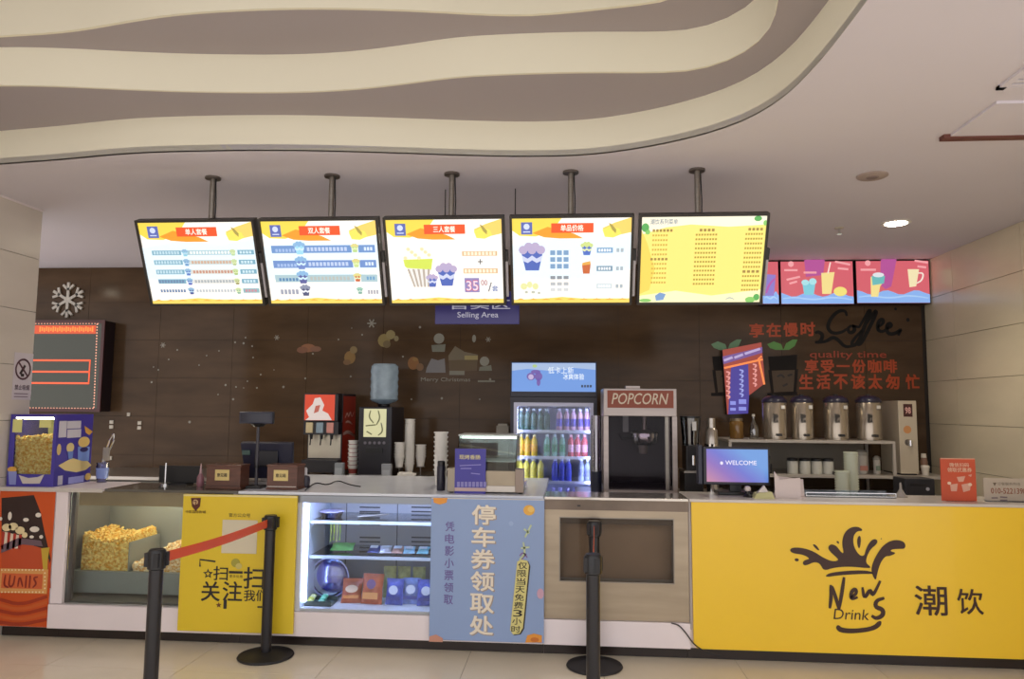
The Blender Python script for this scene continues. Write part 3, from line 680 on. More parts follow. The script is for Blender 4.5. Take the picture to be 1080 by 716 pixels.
# ================================================================== HANGING MENU BOARDS
SCR = 1.0
def em(h, s=SCR): return mat(h, .4, em=s)
YT, ZTOP, YBT, ZBT = 4.08, 2.578, 4.3, 2.103
Vt = Vector((0, YT - YBT, ZTOP - ZBT)); LH = Vt.length
BOARDS = [(-2.54, -1.822), (-1.797, -1.09), (-1.06, -.366), (-.334, .364), (.393, 1.102)]
FR = mat('2c2826', .35, name='dark_bezel')
def menu(i, label):
    xa, xb = BOARDS[i]; xm = (xa + xb)/2
    t = thing('menu_board', label, 'menu board', (xm, YT, ZTOP), 'hanging menu boards')
    P = Plane((0, YBT, ZBT), (1, 0, 0), Vt)
    MT = Matrix.Translation(Vector((0, YBT, ZBT))) @ Matrix(((1, 0, 0), (0, -P.N.y, P.V.y), (0, -P.N.z, P.V.z))).to_4x4()
    f = .014
    MB(MT).box(xa, xb, .004, .05, 0, LH).build('housing', mat('3a3633', .5), t)
    MB(MT).bars(xa, xb, 0, LH, -.012, .004, f).build('bezel', FR, t)
    MB(MT).box(xa + f, xb - f, -.002, .003, f, LH - f).build('screen', em('fbf6ee' if i < 4 else 'f2e27c', 1.0), t)
    px = (220, 347, 475, 602, 737)[i]; X = at(px, 205, Y=4.1).x
    MB().cyl(X, 4.145, ZTOP - .03, ZC - .004, .016, n=16).build('pole', STEELD, t, smooth=True)
    MB().cyl(X, 4.145, ZC - .012, ZC, .045, n=20).build('ceiling_flange', mat('6d655f', .4, .6), t)
    MB().box(X - .04, X + .04, 4.165, 4.2, ZTOP - .1, ZTOP - .02).build('bracket', STEELD, t)
    MB().tube([(X + .022, 4.145, ZTOP - .02), (X + .024, 4.145, ZTOP + .1), (X + .018, 4.145, ZC - .01)], .004, 6).build('power_cord', BLACKM, t)
    MB(MT).box(xb + .002, xb + .016, .0, .035, .05, LH*.5).build('cable_duct', mat('b5b0b4', .5), t)
    MB(MT).box(xb + .002, xb + .018, -.004, .03, LH*.5, LH*.62).build('connector', mat('2b2a2c', .5), t)
    P.O = P.O + P.N*.0022
    return t, P, xa + f, xb - f, f, LH - f
def head(t, P, xa, xb, za, zb_, title, tx):
    W = xb - xa; Hh = zb_ - za
    U = lambda u: xa + u*W
    V = lambda v: zb_ - v*Hh
    Q = lambda L: [(U(u), V(v)) for u, v in L]
    P.polys([Q([(0, 0), (.42, 0), (.34, .14), (.2, .21), (.06, .2), (0, .14)])], 'picture', em('f0d552', 1.0), t, 1, False)
    P.polys([Q([(.17, .17), (.3, .1), (.52, .18), (.6, .235), (.4, .235), (.27, .22)])], 'picture', em('f39a2e'), t, 2, False)
    P.polys([Q([(.76, .12), (.86, .06), (1, .0), (1, .17), (.9, .2), (.79, .22)])], 'picture', em('f3cf6a'), t, 1, False)
    P.polys([Q([(.76, .14), (.82, .1), (.9, .13), (.92, .19), (.85, .23), (.78, .22)])], 'picture', em('eee062'), t, 2, False)
    P.polys([Q([(.81, .06), (.84, .08), (.875, .14), (.87, .18), (.84, .14)])], 'picture', em('a89a4e'), t, 3, False)
    P.polys([Q([(.0, .3), (.35, .22), (.7, .27), (1, .2), (1, .6), (.6, .72), (.0, .7)])], 'picture', em('e3f0f6', 1.0), t, 1, False) if title != '三人套餐' else None
    P.rects([(U(.33), V(.06), U(.685), V(.17))], 'title_band', em('e8562a'), t, 3, False)
    P.text(title, U(.41), V(.078), U(.6), V(.15), em('fff4e6'), t, 4, .03, px=False)
    P.rects([(U(.075), V(.045), U(.17), V(.185))], 'logo_tile', em('5a68b0'), t, 3, False)
    P.ell([(U(.122), V(.095), .017, .017)], 'logo', em('cdd6ee'), t, 4, 14, False); P.strokes([Q([(.095, .155), (.15, .155)])], .006, 'logo', em('cdd6ee'), t, 4, False, 0, False)
    P.polys([Q([(0, .965), (.3, .945), (.42, .93), (.6, .95), (1, .95), (1, 1), (0, 1)])], 'picture', em('f4d468'), t, 2, False)
    P.polys([Q([(k*.11 + .02, .965), (k*.11 + .06, .945), (k*.11 + .1, .965)]) for k in range(9)], 'picture', em('e8b24a'), t, 3, False)
    return U, V, Q
def row(P, t, U, V, u0, u1, v, n, h, m, layer=4, fill=.68):
    d = (u1 - u0)/n
    P.rects([(U(u0 + k*d), V(v - h/2), U(u0 + k*d + d*fill), V(v + h/2)) for k in range(n)], 'small_print', m, t, layer, False)
def tub(P, t, U, V, u, v, s, h1='4f66b4', h2='c9cfe8', top='b5a8c8'):
    q = lambda L: [(U(u + a*s), V(v + b*s*1.35)) for a, b in L]
    P.polys([q([(-.5, -.4), (.5, -.4), (.3, .5), (-.3, .5)])], 'picture', em(h1), t, 4, False)
    P.polys([q([(-.47, -.2), (-.2, -.05), (0, -.2), (.2, -.05), (.47, -.2), (.42, .05), (.2, .15), (0, .02), (-.2, .15), (-.42, .05)])], 'picture', em(h2), t, 5, False)
    P.ell([(U(u + a*s), V(v + b*s*1.35), abs(U(s*.2) - U(0)), abs(U(s*.2) - U(0))) for a, b in ((-.4, -.45), (-.15, -.6), (.15, -.6), (.4, -.45), (0, -.45))], 'picture', em(top), t, 6, 10, False)
TEAL = em('7aa9bd'); BLU = em('6f93c8'); WH = em('f4f8fc'); TAN = em('c9a878'); GRY = em('9aa0a8'); LIL = em('5a6ab8'); GRN = em('b9cf8c')
# 1 single
t, *a = menu(0, 'leftmost hanging menu board, five blue price rows under an orange title')
P = a[0]; U, V, Q = head(t, *a, '单人套餐', 0)
for k in range(5):
    v = .365 + k*.118
    if k < 4: P.rects([(U(.08 + .003*k), V(v - .028), U(.34), V(v + .028)), (U(.84), V(v - .028), U(.985), V(v + .028))], 'price_row', TEAL, t, 3, False); P.rects([(U(.36), V(v - .028), U(.82), V(v + .028))], 'price_row', em(['a3c2cc', 'c4cfd0', 'd5d5cf', 'dcdcd8', 'e8e8e8'][k]), t, 3, False)
    else: P.rects([(U(.84), V(v - .028), U(.985), V(v + .028))], 'price_row', em('8ab4bc'), t, 3, False)
    row(P, t, U, V, .095, .33, v, 9, .036, em('bcd6e2') if k < 3 else em('6f86a8'), 4); row(P, t, U, V, .42, .78, v, 13, .034, em(['e9efee', 'c9a890', 'c2907c', 'a9b0b4', 'b9c0c6'][k]), 4); row(P, t, U, V, .86, .97, v, 4, .03, em('c9e0ea' if k < 4 else 'c98a96'), 4)
    tub(P, t, U, V, .375, v + .01, .05, ['8ec6d8', '6f9ac4', '5f7cc0', '5a6ab8', '4a5a96'][k], 'b9d4e6', '8fb4d0'); tub(P, t, U, V, .8, v + .01, .045, ['b5d0a0', 'b4c48c', 'a8c078', '9a9460', '8fb49a'][k], 'd9e4b4', 'c4d4a0')
# 2 couple
t, *a = menu(1, 'second hanging menu board from the left, with two wide blue bands')
P = a[0]; U, V, Q = head(t, *a, '双人套餐', 0)
for k, v in enumerate((.335, .515, .69)):
    h = .045
    P.rects([(U(.065), V(v - h), U(.3), V(v + h)), (U(.34), V(v - h), U(.77), V(v + h)), (U(.83), V(v - h), U(.975), V(v + h))], 'price_row', [BLU, em('6f8fc8'), TEAL][k] if k < 2 else em('a9c4cc'), t, 3, False)
    row(P, t, U, V, .1, .28, v + .012, 6, .036, em('9fb8e0') if k < 2 else em('5a86b0')); row(P, t, U, V, .38, .74, v, 11, .045, em('bccbe8') if k < 2 else em('b4b9b4')); row(P, t, U, V, .88, .96, v, 3, .04, em('d6e4f4') if k < 2 else em('6f9ec4'))
    tub(P, t, U, V, .315, v, .09, ['9cd4ec', '6f86c4', '5a5f9a'][k], 'c9e4f2', '8ab4d8'); tub(P, t, U, V, .8, v, .06, ['b9d48c', 'c4d88c', 'c4623a'][k], 'dbe6b4', 'd8cf8a')
row(P, t, U, V, .1, .27, .855, 5, .06, em('9a9fb0')); tub(P, t, U, V, .325, .85, .08, '4f5578', 'e6e8f0', '8a90a8'); tub(P, t, U, V, .81, .85, .05, '7aa89a', 'd0e0d8', '9ac4b4'); row(P, t, U, V, .88, .98, .86, 4, .05, em('a9aab4'))
# 3 family
t, *a = menu(2, 'middle hanging menu board with a green popcorn bucket and the price 35')
P = a[0]; U, V, Q = head(t, *a, '三人套餐', 0)
P.polys([Q([(.13, .47), (.39, .46), (.37, .6), (.2, .62), (.14, .55)])], 'picture', em('cede5a'), t, 3, False)
P.polys([Q([(.16, .57), (.37, .59), (.32, .8), (.21, .8)])], 'picture', em('e6e4e0'), t, 4, False)
P.polys([Q([(.16 + .045*k, .58), (.18 + .045*k, .585), (.225 + .03*k, .8), (.21 + .03*k, .8)]) for k in range(5)], 'picture', em('b4a89c'), t, 5, False)
P.ell([(U(.15 + .03*k), V(.45 - .035*((k*3) % 4)), .012, .011) for k in range(8)], 'picture', em('e8dcb0'), t, 4, 10, False)
tub(P, t, U, V, .505, .68, .16); tub(P, t, U, V, .375, .74, .09)
P.rects([(U(.65), V(.375), U(.955), V(.43)), (U(.655), V(.58), U(.955), V(.64))], 'price_row', em('d6b48a'), t, 3, False); row(P, t, U, V, .665, .95, .402, 9, .04, em('f3e6cf')); row(P, t, U, V, .665, .95, .61, 9, .04, em('f3e6cf'))
P.text('+', U(.785), V(.47), U(.825), V(.53), em('5a5a60'), t, 3, .03, px=False)
P.rects([(U(.66), V(.695), U(.79), V(.87))], 'price_tile', em('8f86b8'), t, 3, False); 
for ch, u0, u1 in (('3', .674, .721), ('5', .731, .78)): P.text(ch, U(u0), V(.725), U(u1), V(.85), em('c05a7c'), t, 4, .08, px=False); P.text(ch, U(u0 + .003), V(.73), U(u1 - .003), V(.845), em('e8d4e0'), t, 5, .03, px=False)
P.text('00', U(.805), V(.72), U(.86), V(.785), em('b08a94'), t, 3, .04, px=False); P.text('/', U(.865), V(.75), U(.9), V(.86), em('6a6a72'), t, 3, .01, px=False); P.text('套', U(.9), V(.79), U(.955), V(.86), em('7486b4'), t, 3, .03, px=False)
# 4 single items
t, *a = menu(3, 'fourth hanging menu board from the left, with blue popcorn tub and small priced items')
P = a[0]; U, V, Q = head(t, *a, '单品价格', 0)
tub(P, t, U, V, .165, .48, .19); tub(P, t, U, V, .63, .37, .09, '4f6fc0', 'd4dcae', 'c9d68a')
P.polys([Q([(.59, .54), (.665, .53), (.655, .65), (.6, .65)])], 'picture', em('c4663a'), t, 4, False); P.polys([Q([(.595, .52), (.66, .5), (.665, .54), (.59, .55)])], 'picture', em('e0a850'), t, 5, False)
for k in range(6):
    v = (.4, .48, .56, .695, .77, .84)[k]; row(P, t, U, V, .32, .49, v, 3, .055 if k < 3 else .04, em(['7a9cc0', '7a9cc0', '7a9cc0', '8a9098', 'b4b8bc', 'cfd2d4'][k]), 4, .75)
for v, m in ((.375, '7aa0c4'), (.59, '7a94a8'), (.8, 'c9d4d8')):
    P.rects([(U(.715), V(v - .03), U(.85), V(v + .03))], 'price_row', em(m), t, 3, False); row(P, t, U, V, .73, .84, v, 5, .03, WH); row(P, t, U, V, .88, .95, v, 2, .045, em('a8b4bc'))
P.ell([(U(.09), V(.8), .02, .02), (U(.14), V(.78), .016, .02), (U(.19), V(.8), .018, .02)], 'picture', em('dfe0a4'), t, 3, 12, False); P.ell([(U(.11), V(.87), .01, .008), (U(.17), V(.87), .012, .008), (U(.22), V(.88), .008, .008)], 'picture', em('b9bcae'), t, 3, 10, False)
# 5 drinks list
t, *a = menu(4, 'rightmost hanging menu board, a yellow drinks list with green leaf corners')
P, xa, xb, za, zb_ = a; U = lambda u: xa + u*(xb-xa); V = lambda v: zb_ - v*(zb_-za); Q = lambda L: [(U(u), V(v)) for u, v in L]
P.polys([Q([(0, 0), (1, 0), (1, .1), (.7, .12), (.4, .09), (.2, .12), (0, .2)])], 'picture', em('f6efd8'), t, 1, False)
P.polys([Q([(0, .92), (.3, .86), (.6, .92), (1, .85), (1, 1), (0, 1)])], 'picture', em('f6efc0'), t, 1, False)
P.polys([Q([(0, .15), (.05, .3), (.12, .6), (.08, .85), (0, .9)])], 'picture', em('efd05e'), t, 1, False)
P.text('潮饮系列菜单', U(.07), V(.025), U(.29), V(.085), em('8a949a'), t, 3, .02, px=False)
GR = em('5aa85a'); GR2 = em('86c46a')
for c, m in (((.03, .12, .03, .05), GR), ((.05, .17, .02, .03), GR2), ((.93, .03, .03, .03), GR), ((.99, .08, .015, .03), GR2), ((.92, .97, .04, .035), GR2), ((.97, .94, .025, .04), GR), ((.05, .975, .05, .02), GR2)): P.ell([(U(c[0]), V(c[1]), c[2]*.7, c[3]*.5)], 'leaf_picture', m, t, 3, 14, False)
P.polys([Q([(.13, .92), (.17, .88), (.22, .9), (.2, .97), (.14, .98)])], 'picture', em('7a9cc8'), t, 3, False); P.strokes([Q([(.72, .965), (.75, .94), (.79, .965)])], .008, 'picture', em('b4bcb0'), t, 3, False)
LT = em('b0963e'); LT2 = em('a08444')
for k in range(12):
    v = .155 + k*.055
    if k == 6: row(P, t, U, V, .08, .23, v, 5, .028, LT2, 3)
    else: row(P, t, U, V, .09, .09 + (.13 if k else .17), v, 6, .022 if k else .03, em('c9aa48') if k else LT2, 3)
for k in range(13): v = .155 + k*.052; row(P, t, U, V, .44 if k else .47, .62 if k else .6, v, 8 if k else 4, .022 if k else .03, LT if k else LT2, 3)
for k in range(14): v = .15 + k*.054; row(P, t, U, V, .84 if k else .86, .985, v, 7 if k not in (0, 9) else 4, .022 if k not in (0, 9) else .03, LT if k not in (0, 9) else LT2, 3)

# hanging sign behind the boards
t = thing('hanging_sign', 'purple hanging sign reading Selling Area half hidden behind the menu boards', 'sign', (-.62, 4.45, 2.09))
P = front(4.448); a = P.uv(459, 321); b = P.uv(547.5, 341.5)
MB().box(a[0], b[0], 4.45, 4.47, b[1], b[1] + .2).build('panel', mat('4a4294', .35, em=.18), t, bevel=.002)
P.text('Selling Area', 482.5, 329, 525.5, 336.5, mat('d8d6ea', .4, em=.4), t, 1, .01); P.text('售卖区', 474, 316, 538, 326, mat('d8d6ea', .4, em=.4), t, 1, .02)
for X in (a[0] + .05, b[0] - .03): MB().tube([(X, 4.46, b[1] + .2), (X, 4.46, ZC)], .0035, 6).build('wire', BLACKM, t)

# ================================================================== BACK WALL FITTINGS
# coffee light boxes
def lightbox(x0, x1, y0, y1, label, seed):
    Yf = 6.76; P = front(Yf); a = P.uv(x0, y0); b = P.uv(x1, y1)
    b = (min(b[0], XR - .012), b[1])
    t = thing('drinks_lightbox', label, 'light box', ((a[0]+b[0])/2, YB, b[1]), 'drinks light boxes on the back wall')
    MB().box(a[0], b[0], Yf + .002, YB - .001, b[1], min(a[1], ZC - .004)).build('housing', mat('3a1d22', .5), t)
    zt_ = min(a[1], ZC - .004) - .012; a = (a[0], zt_)
    P.rects([(a[0] + .004, zt_, b[0] - .004, b[1] + .006)], 'screen', em('d4646f', .92), t, 0.5, False)
    return t, P, a, b
PK = em('b6579a', .9); SEA = em('86aee6'); SEA2 = em('a5c6f0'); YLW = em('ead68c'); LAT = em('e9a0a4')
def sea(P, t, a, b, h):
    W = b[0] - a[0]; n = 14
    P.polys([[(a[0] + .004, b[1] + .007)] + [(b[0] - .004, b[1] + .007)] + [(b[0] - .004 - (W-.008)*k/n, b[1] + h + .02*math.sin(k*1.1 + h*50)) for k in range(n+1)]], 'picture', SEA, t, 2, False)
    P.strokes([[(a[0] + .02 + (W-.04)*k/6, b[1] + h*.6 + .012*math.sin(k*1.8)) for k in range(7)]], .014, 'picture', SEA2, t, 3, False)
t, P, a, b = lightbox(803, 822, 272, 321, 'drinks light box partly hidden behind the yellow menu board', 1); sea(P, t, a, b, .1)
P.polys([[(806, 289), (818, 290), (816, 312), (806, 312)]], 'picture', em('8a7ac4'), t, 4); P.strokes([[(808, 309), (811, 300), (817, 294)]], .02, 'picture', em('b05aa8'), t, 5)
t, P, a, b = lightbox(822.5, 901, 271, 321, 'drinks light box with a tall iced yellow drink and a lemon', 2); sea(P, t, a, b, .09)
P.polys([[(848, 273), (870, 273), (868, 290), (850, 292)]], 'picture', PK, t, 1)
P.polys([[(866, 288), (880, 287), (876.5, 310), (867, 310)]], 'picture', YLW, t, 4); P.strokes([[(873, 288), (875.5, 277)]], .014, 'picture', em('f0d8d0'), t, 5, smooth=0); P.ell([(886, 307.5, 7, 5)], 'picture', em('e8d878'), t, 5); P.polys([[(846, 298), (860, 297), (858, 311), (848, 311)]], 'picture', em('7ac4d4'), t, 4); P.ell([(849, 298, 4, 3), (857, 297, 4, 3.5)], 'picture', em('a4d8e0'), t, 5)
P.ell([(834, 278.5, 3, 3)], 'logo', LAT, t, 3); P.strokes([[(827.5, 285), (840.5, 285)], [(848, 287.5), (860.5, 287.5)], [(830, 295), (843, 292)], [(833, 299), (840, 297)], [(881, 276), (896, 279)], [(884, 283), (894, 284)]], .018, 'print_line', LAT, t, 3, smooth=0, taper=False)
t, P, a, b = lightbox(902, 982, 270, 320, 'drinks light box in the corner with two glasses, next to the side wall', 3); sea(P, t, a, b, .1)
P.polys([[(929, 271), (946, 271), (940, 302), (934, 305), (928, 300)]], 'picture', PK, t, 1)
P.polys([[(918, 292), (932, 291), (931, 298), (928, 302), (926, 313), (918.5, 313)]], 'picture', YLW, t, 4); P.polys([[(919, 291), (933, 291), (932, 299), (920, 301)]], 'picture', em('6ab4b4'), t, 5); P.ell([(926, 290, 6, 2.5)], 'picture', em('d8dce0'), t, 6)
P.polys([[(957, 284), (969, 284), (966, 302), (959, 303)]], 'picture', em('e9dcb0'), t, 4); P.strokes([[(968, 288), (974, 288), (972, 296), (966, 299)]], .014, 'picture', em('e9dcd0'), t, 4)
P.ell([(915, 277.5, 3, 3)], 'logo', LAT, t, 3); P.strokes([[(908, 284.5), (923, 284.5)], [(965, 275), (978, 277)], [(968, 281), (976, 282)]], .018, 'print_line', LAT, t, 3, smooth=0, taper=False)

# LED notice board, snowflake, no smoking sign
a = at(40, 338, Y=6.73); b = at(105, 434, Y=6.73)
t = thing('led_board', 'red framed LED notice board on the dark back wall by the left pillar', 'LED board', (-4.8, YB, b.z))
xl = a.x - .5
MB().box(xl, b.x, 6.735, YB - .001, b.z, a.z).build('housing', mat('241a20', .4), t, bevel=.006)
MB().bars(xl, b.x + .004, b.z - .004, a.z + .004, 6.725, 6.74, .03).build('frame', mat('4a1c1c', .35), t)
P = front(6.733); P.rects([(xl + .03, a.z - .028, b.x - .028, b.z + .028)], 'screen', mat('6f7464', .25, em=.06, noise=0), t, 0.3, False)
RED = em('ff5a30', 1.2); REDL = em('ff9a70', 1.1)
P.rects([(xl + .05, P.uv(60, 343)[1], P.uv(101.5, 343)[0], P.uv(60, 352)[1])], 'title_strip', em('d8522a', .9), t, 1, False)
for k in range(26): pass
P.rects([(P.uv(42 + k*2.3, 345)[0], P.uv(60, 344.5 + (k % 3)*.6)[1], P.uv(43.4 + k*2.3, 345)[0], P.uv(60, 350 - (k % 2))[1]) for k in range(25)], 'led_text', em('ff8a3a', 1.2), t, 2, False)
zz1 = [P.uv(60, y)[1] for y in (380, 392, 404)]; xr_ = P.uv(95, 392)[0]
P.rects([(xl + .05, z_ + .008, xr_, z_ - .008) for z_ in zz1] + [(xr_ - .012, zz1[0], xr_, zz1[2])], 'led_lines', RED, t, 2, False)
dots = [(P.uv(102.8 - (y-340)*.04, y)[0], P.uv(60, y)[1]) for y in range(342, 431, 3)] + [(xl + .06 + k*.03, P.uv(60, 430.5)[1]) for k in range(36) if xl + .06 + k*.03 < b.x - .05] + [(xl + .06 + k*.03, P.uv(60, 341)[1]) for k in range(36) if xl + .06 + k*.03 < b.x - .05]
P.ell([(x, z_, .007, .007) for x, z_ in dots], 'led_dots', em('ffb090', 1.1), t, 2, 8, False)
P = front(YB - .001); c = P.uv(72.5, 316.5)
t = thing('snowflake', 'white foam snowflake on the dark wall above the LED board', 'decoration', (c[0], YB, c[1] - .17))
for k in range(6):
    q = math.pi/6 + k*math.pi/3; d = Vector((math.cos(q), math.sin(q))); n_ = Vector((-d.y, d.x)); C = Vector(c)
    mb = MB()
    def bar(A, B, wd):
        e = (B-A).normalized(); nn = Vector((-e.y, e.x))*wd/2
        mb.prism([(z_.x, YB - .022, z_.y) for z_ in (A+nn, B+nn, B-nn, A-nn)], (0, .018, 0))
    bar(C + d*.02, C + d*.175, .026)
    for s_ in (-1, 1): bar(C + d*.1, C + d*.15 + n_*s_*.055, .022)
    mb.build('arm', mat('c4bfb4', .6), t)
MB().prism([(c[0] + .035*math.cos(k*math.pi/3), YB - .0225, c[1] + .035*math.sin(k*math.pi/3)) for k in range(6)], (0, .019, 0)).build('hub', mat('c4bfb4', .6), t)
P = Plane((XL + .001, 0, 0), (0, 1, 0), (0, 0, 1)); c = P.uv(23.5, 398)
t = thing('no_smoking_sign', 'small white no smoking notice on the pale stone pillar', 'sign', (XL, c[0], c[1] - .13))
a = P.uv(15, 376); b = P.uv(32, 420)
P.rects([(a[0], c[1] + .165, b[0], c[1] - .15)], 'sheet', mat('d9d0d6', .4), t, 1, False)
cz = c[1] + .055; cr = (b[0]-a[0])*.38
P.strokes([[(c[0] + cr*math.cos(k*math.pi/10), cz + cr*math.sin(k*math.pi/10)) for k in range(21)], [(c[0] - cr*.7, cz + cr*.7), (c[0] + cr*.7, cz - cr*.7)]], .014, 'ring', mat('5a3a44', .5), t, 2, False, 0, False)
P.strokes([[(c[0] - cr*.35, cz - cr*.45), (c[0] + cr*.2, cz + cr*.35)], [(c[0] - cr*.2, cz - cr*.6), (c[0] + cr*.1, cz - cr*.6)]], .02, 'cigarette', mat('33262a', .5), t, 2, False, 0, False)
P.text('禁止吸烟', a[0] + .02, c[1] - .05, b[0] - .02, c[1] - .085, mat('5a4654', .5), t, 2, .02, px=False); P.strokes([[(a[0] + .02, c[1] - .11), (b[0] - .03, c[1] - .11)], [(a[0] + .02, c[1] - .13), (b[0] - .03, c[1] - .13)]], .006, 'small_print', mat('8a7684', .5), t, 2, False, 0, False)

# wall stickers
P = front(YB - .0006)
def sticker(name, label, cat, px, py, group=None):
    q = P.uv(px, py); return thing(name, label, cat, (q[0], YB, q[1]), group)
ORW = mat('b8481c', .45)
t = sticker('wall_lettering', 'orange wall lettering in four characters above the cartoon cups', 'lettering', 826, 348)
for k, ch in enumerate('享在慢时'): P.text(ch, 790.5 + 18*k, 341.5 - .5*k, 805.5 + 18*k, 355.5 - .5*k, ORW, t, 1, .06)
t = sticker('wall_lettering', 'orange English wall lettering reading quality time', 'lettering', 893, 374); P.text('quality time', 854, 370, 935, 379.5, mat('a03e22', .45), t, 1, .02)
t = sticker('wall_lettering', 'orange wall line of six characters under the words quality time', 'lettering', 897, 386)
for k, ch in enumerate('享受一份咖啡'): P.text(ch, 849 + 16.6*k, 379.5 if ch != '一' else 385, 863 + 16.6*k, 393 if ch != '一' else 387, ORW, t, 1, .06)
t = sticker('wall_lettering', 'lowest orange wall line of seven characters above the steel urns', 'lettering', 905, 401)
for k, ch in enumerate('生活不该太匆忙'): P.text(ch, 843 + 18.2*k + (3 if k == 6 else 0), 395, 857.5 + 18.2*k + (3 if k == 6 else 0), 410, ORW, t, 1, .06)
t = sticker('wall_script', 'dark looping script reading Coffee on the wall under the light boxes', 'lettering', 905, 345)
cf = lambda L: [(840 + x/6.51, 315 + y/6.51) for x, y in L]
P.strokes([cf(q) for q in ([(345, 115), (335, 80), (280, 85), (225, 150), (212, 205), (250, 240), (310, 232), (350, 205)], [(375, 185), (350, 205), (365, 238), (400, 222), (395, 190), (375, 185), (430, 195)], [(430, 195), (480, 110), (500, 75), (510, 90), (470, 180), (430, 290), (395, 325), (375, 310), (400, 270), (450, 215)], [(450, 215), (520, 110), (545, 80), (548, 100), (500, 200), (450, 300), (425, 320), (410, 305)], [(560, 195), (600, 165), (590, 135), (560, 160), (555, 215), (590, 230), (620, 205)], [(620, 205), (655, 190), (645, 165), (620, 180), (620, 235), (660, 245), (700, 225), (720, 205), (700, 250)], [(130, 235), (150, 225), (185, 250), (160, 300), (130, 300)], [(160, 302), (210, 290), (250, 262), (290, 285), (330, 332), (390, 325)])], .034, 'script', mat('070403', .8), t, 1)
P.ell([(840 + 765/6.51, 315 + 145/6.51, 1.8, 2.2), (840 + 680/6.51, 315 + 70/6.51, 1.4, 1.6)], 'script', mat('070403', .8), t, 1)
LEAF = mat('5f9a4e', .5); LEAF2 = mat('6f9a76', .5)
for cx, m, lab in ((767, LEAF2, 'cartoon cup sticker with green leaves, partly behind the lit red sign'), (826, LEAF, 'cartoon cup sticker with bright green leaves right of the lit red sign')):
    t = sticker('cup_sticker', lab, 'wall sticker', cx, 390, 'cartoon cup stickers')
    P.polys([[(cx-16, 376), (cx+15, 374), (cx+14, 390), (cx-14, 391)]], 'cup_top', mat('120c0b', .8), t, 1)
    P.polys([[(cx-14, 391), (cx+14, 390), (cx+12, 414), (cx-11, 415)]], 'cup_body', mat('5a4b3d', .7), t, 1)
    P.strokes([[(cx-14, 391), (cx-11, 415), (cx+12, 414), (cx+14, 390)], [(cx-16, 416), (cx+14, 415)]], .03, 'outline', mat('160d0b', .8), t, 2, smooth=0, taper=False)
    P.strokes([[(cx-6, 397), (cx-2, 395), (cx+1, 398)], [(cx+5, 396), (cx+9, 395)], [(cx, 407), (cx+4, 405)]], .02, 'face', mat('1f1614', .4), t, 2)
    P.polys([[(cx-17, 363), (cx-10, 360), (cx-2, 363), (cx, 369), (cx-8, 369), (cx-14, 367)], [(cx, 369), (cx+3, 362), (cx+10, 358), (cx+15, 358), (cx+12, 365), (cx+6, 369)]], 'leaves', m, t, 2)
# glowing panel built in place of a screen's reflection in the wall tiles
Yf = 6.82; P2 = front(Yf); t = thing('screen_reflection', 'glowing red and blue slanted sign with vertical writing hung on the back wall', 'sign', (P2.uv(784, 400)[0], YB, P2.uv(784, 435)[1]))
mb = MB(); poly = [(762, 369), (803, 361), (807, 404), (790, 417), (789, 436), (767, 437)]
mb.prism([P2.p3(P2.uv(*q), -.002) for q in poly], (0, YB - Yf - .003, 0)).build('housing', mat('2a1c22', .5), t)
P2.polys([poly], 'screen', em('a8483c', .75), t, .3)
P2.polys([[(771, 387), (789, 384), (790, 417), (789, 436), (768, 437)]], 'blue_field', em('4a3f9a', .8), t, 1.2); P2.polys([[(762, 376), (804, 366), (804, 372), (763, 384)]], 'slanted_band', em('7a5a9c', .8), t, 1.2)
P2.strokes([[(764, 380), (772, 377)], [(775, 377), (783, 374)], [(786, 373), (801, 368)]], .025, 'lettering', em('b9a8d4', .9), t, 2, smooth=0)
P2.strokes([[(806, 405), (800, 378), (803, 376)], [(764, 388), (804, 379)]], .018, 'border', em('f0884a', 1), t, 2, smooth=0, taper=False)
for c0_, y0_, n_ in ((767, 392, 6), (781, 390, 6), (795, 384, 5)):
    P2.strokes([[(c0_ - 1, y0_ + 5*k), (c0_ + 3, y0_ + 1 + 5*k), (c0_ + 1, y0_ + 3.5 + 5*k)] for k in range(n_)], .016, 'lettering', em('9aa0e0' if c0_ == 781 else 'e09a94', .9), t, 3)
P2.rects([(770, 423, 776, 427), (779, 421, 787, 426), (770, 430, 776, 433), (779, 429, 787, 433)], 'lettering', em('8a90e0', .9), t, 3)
# festive stickers: flakes, bows, village scene
def deco(name, label, L, group=None):
    q = L[0]; t = sticker(name, label, 'wall sticker', q[1], q[2], group)
    for s_ in L: P.ell([s_[1:5]], s_[0], mat(s_[5], .5), t, s_[6] if len(s_) > 6 else 1, 12)
deco('bow_sticker', 'faded orange bow sticker above the soda dispenser', [('bow', 325, 367, 8, 4.5, '8a5a3a'), ('bow', 319, 369, 6, 3.5, '7a4f36', 2), ('bow', 333, 368, 6, 3, '7d5640', 2)], 'festive stickers')
deco('bell_sticker', 'faded golden bell sticker left of the water jug', [('bell', 369, 377, 6, 7, '8a6a36'), ('bell', 373, 369, 4, 4, '86724a', 2), ('bell', 366, 382, 4, 3, '7a5a34', 2)], 'festive stickers')
deco('wreath_sticker', 'faded yellow wreath sticker above the water jug', [('wreath', 405, 359, 6.5, 7, '8a7a48'), ('wreath', 412, 353, 5, 5, '8f8256', 2), ('wreath', 408, 363, 4, 4, '6f5f3c', 2), ('wreath', 418, 357, 2.5, 3, '847a58')], 'festive stickers')
deco('bauble_sticker', 'faded orange bauble sticker right of the water jug', [('bauble', 436, 383, 6, 7, '8a5e30'), ('bauble', 443, 387, 4, 4, '7a5a3a', 2), ('bauble', 438, 379, 3, 2, '94703c', 2)], 'festive stickers')
t = sticker('village_sticker', 'faded snowy village sticker with a Merry Christmas line left of the fridge', 'wall sticker', 470, 375)
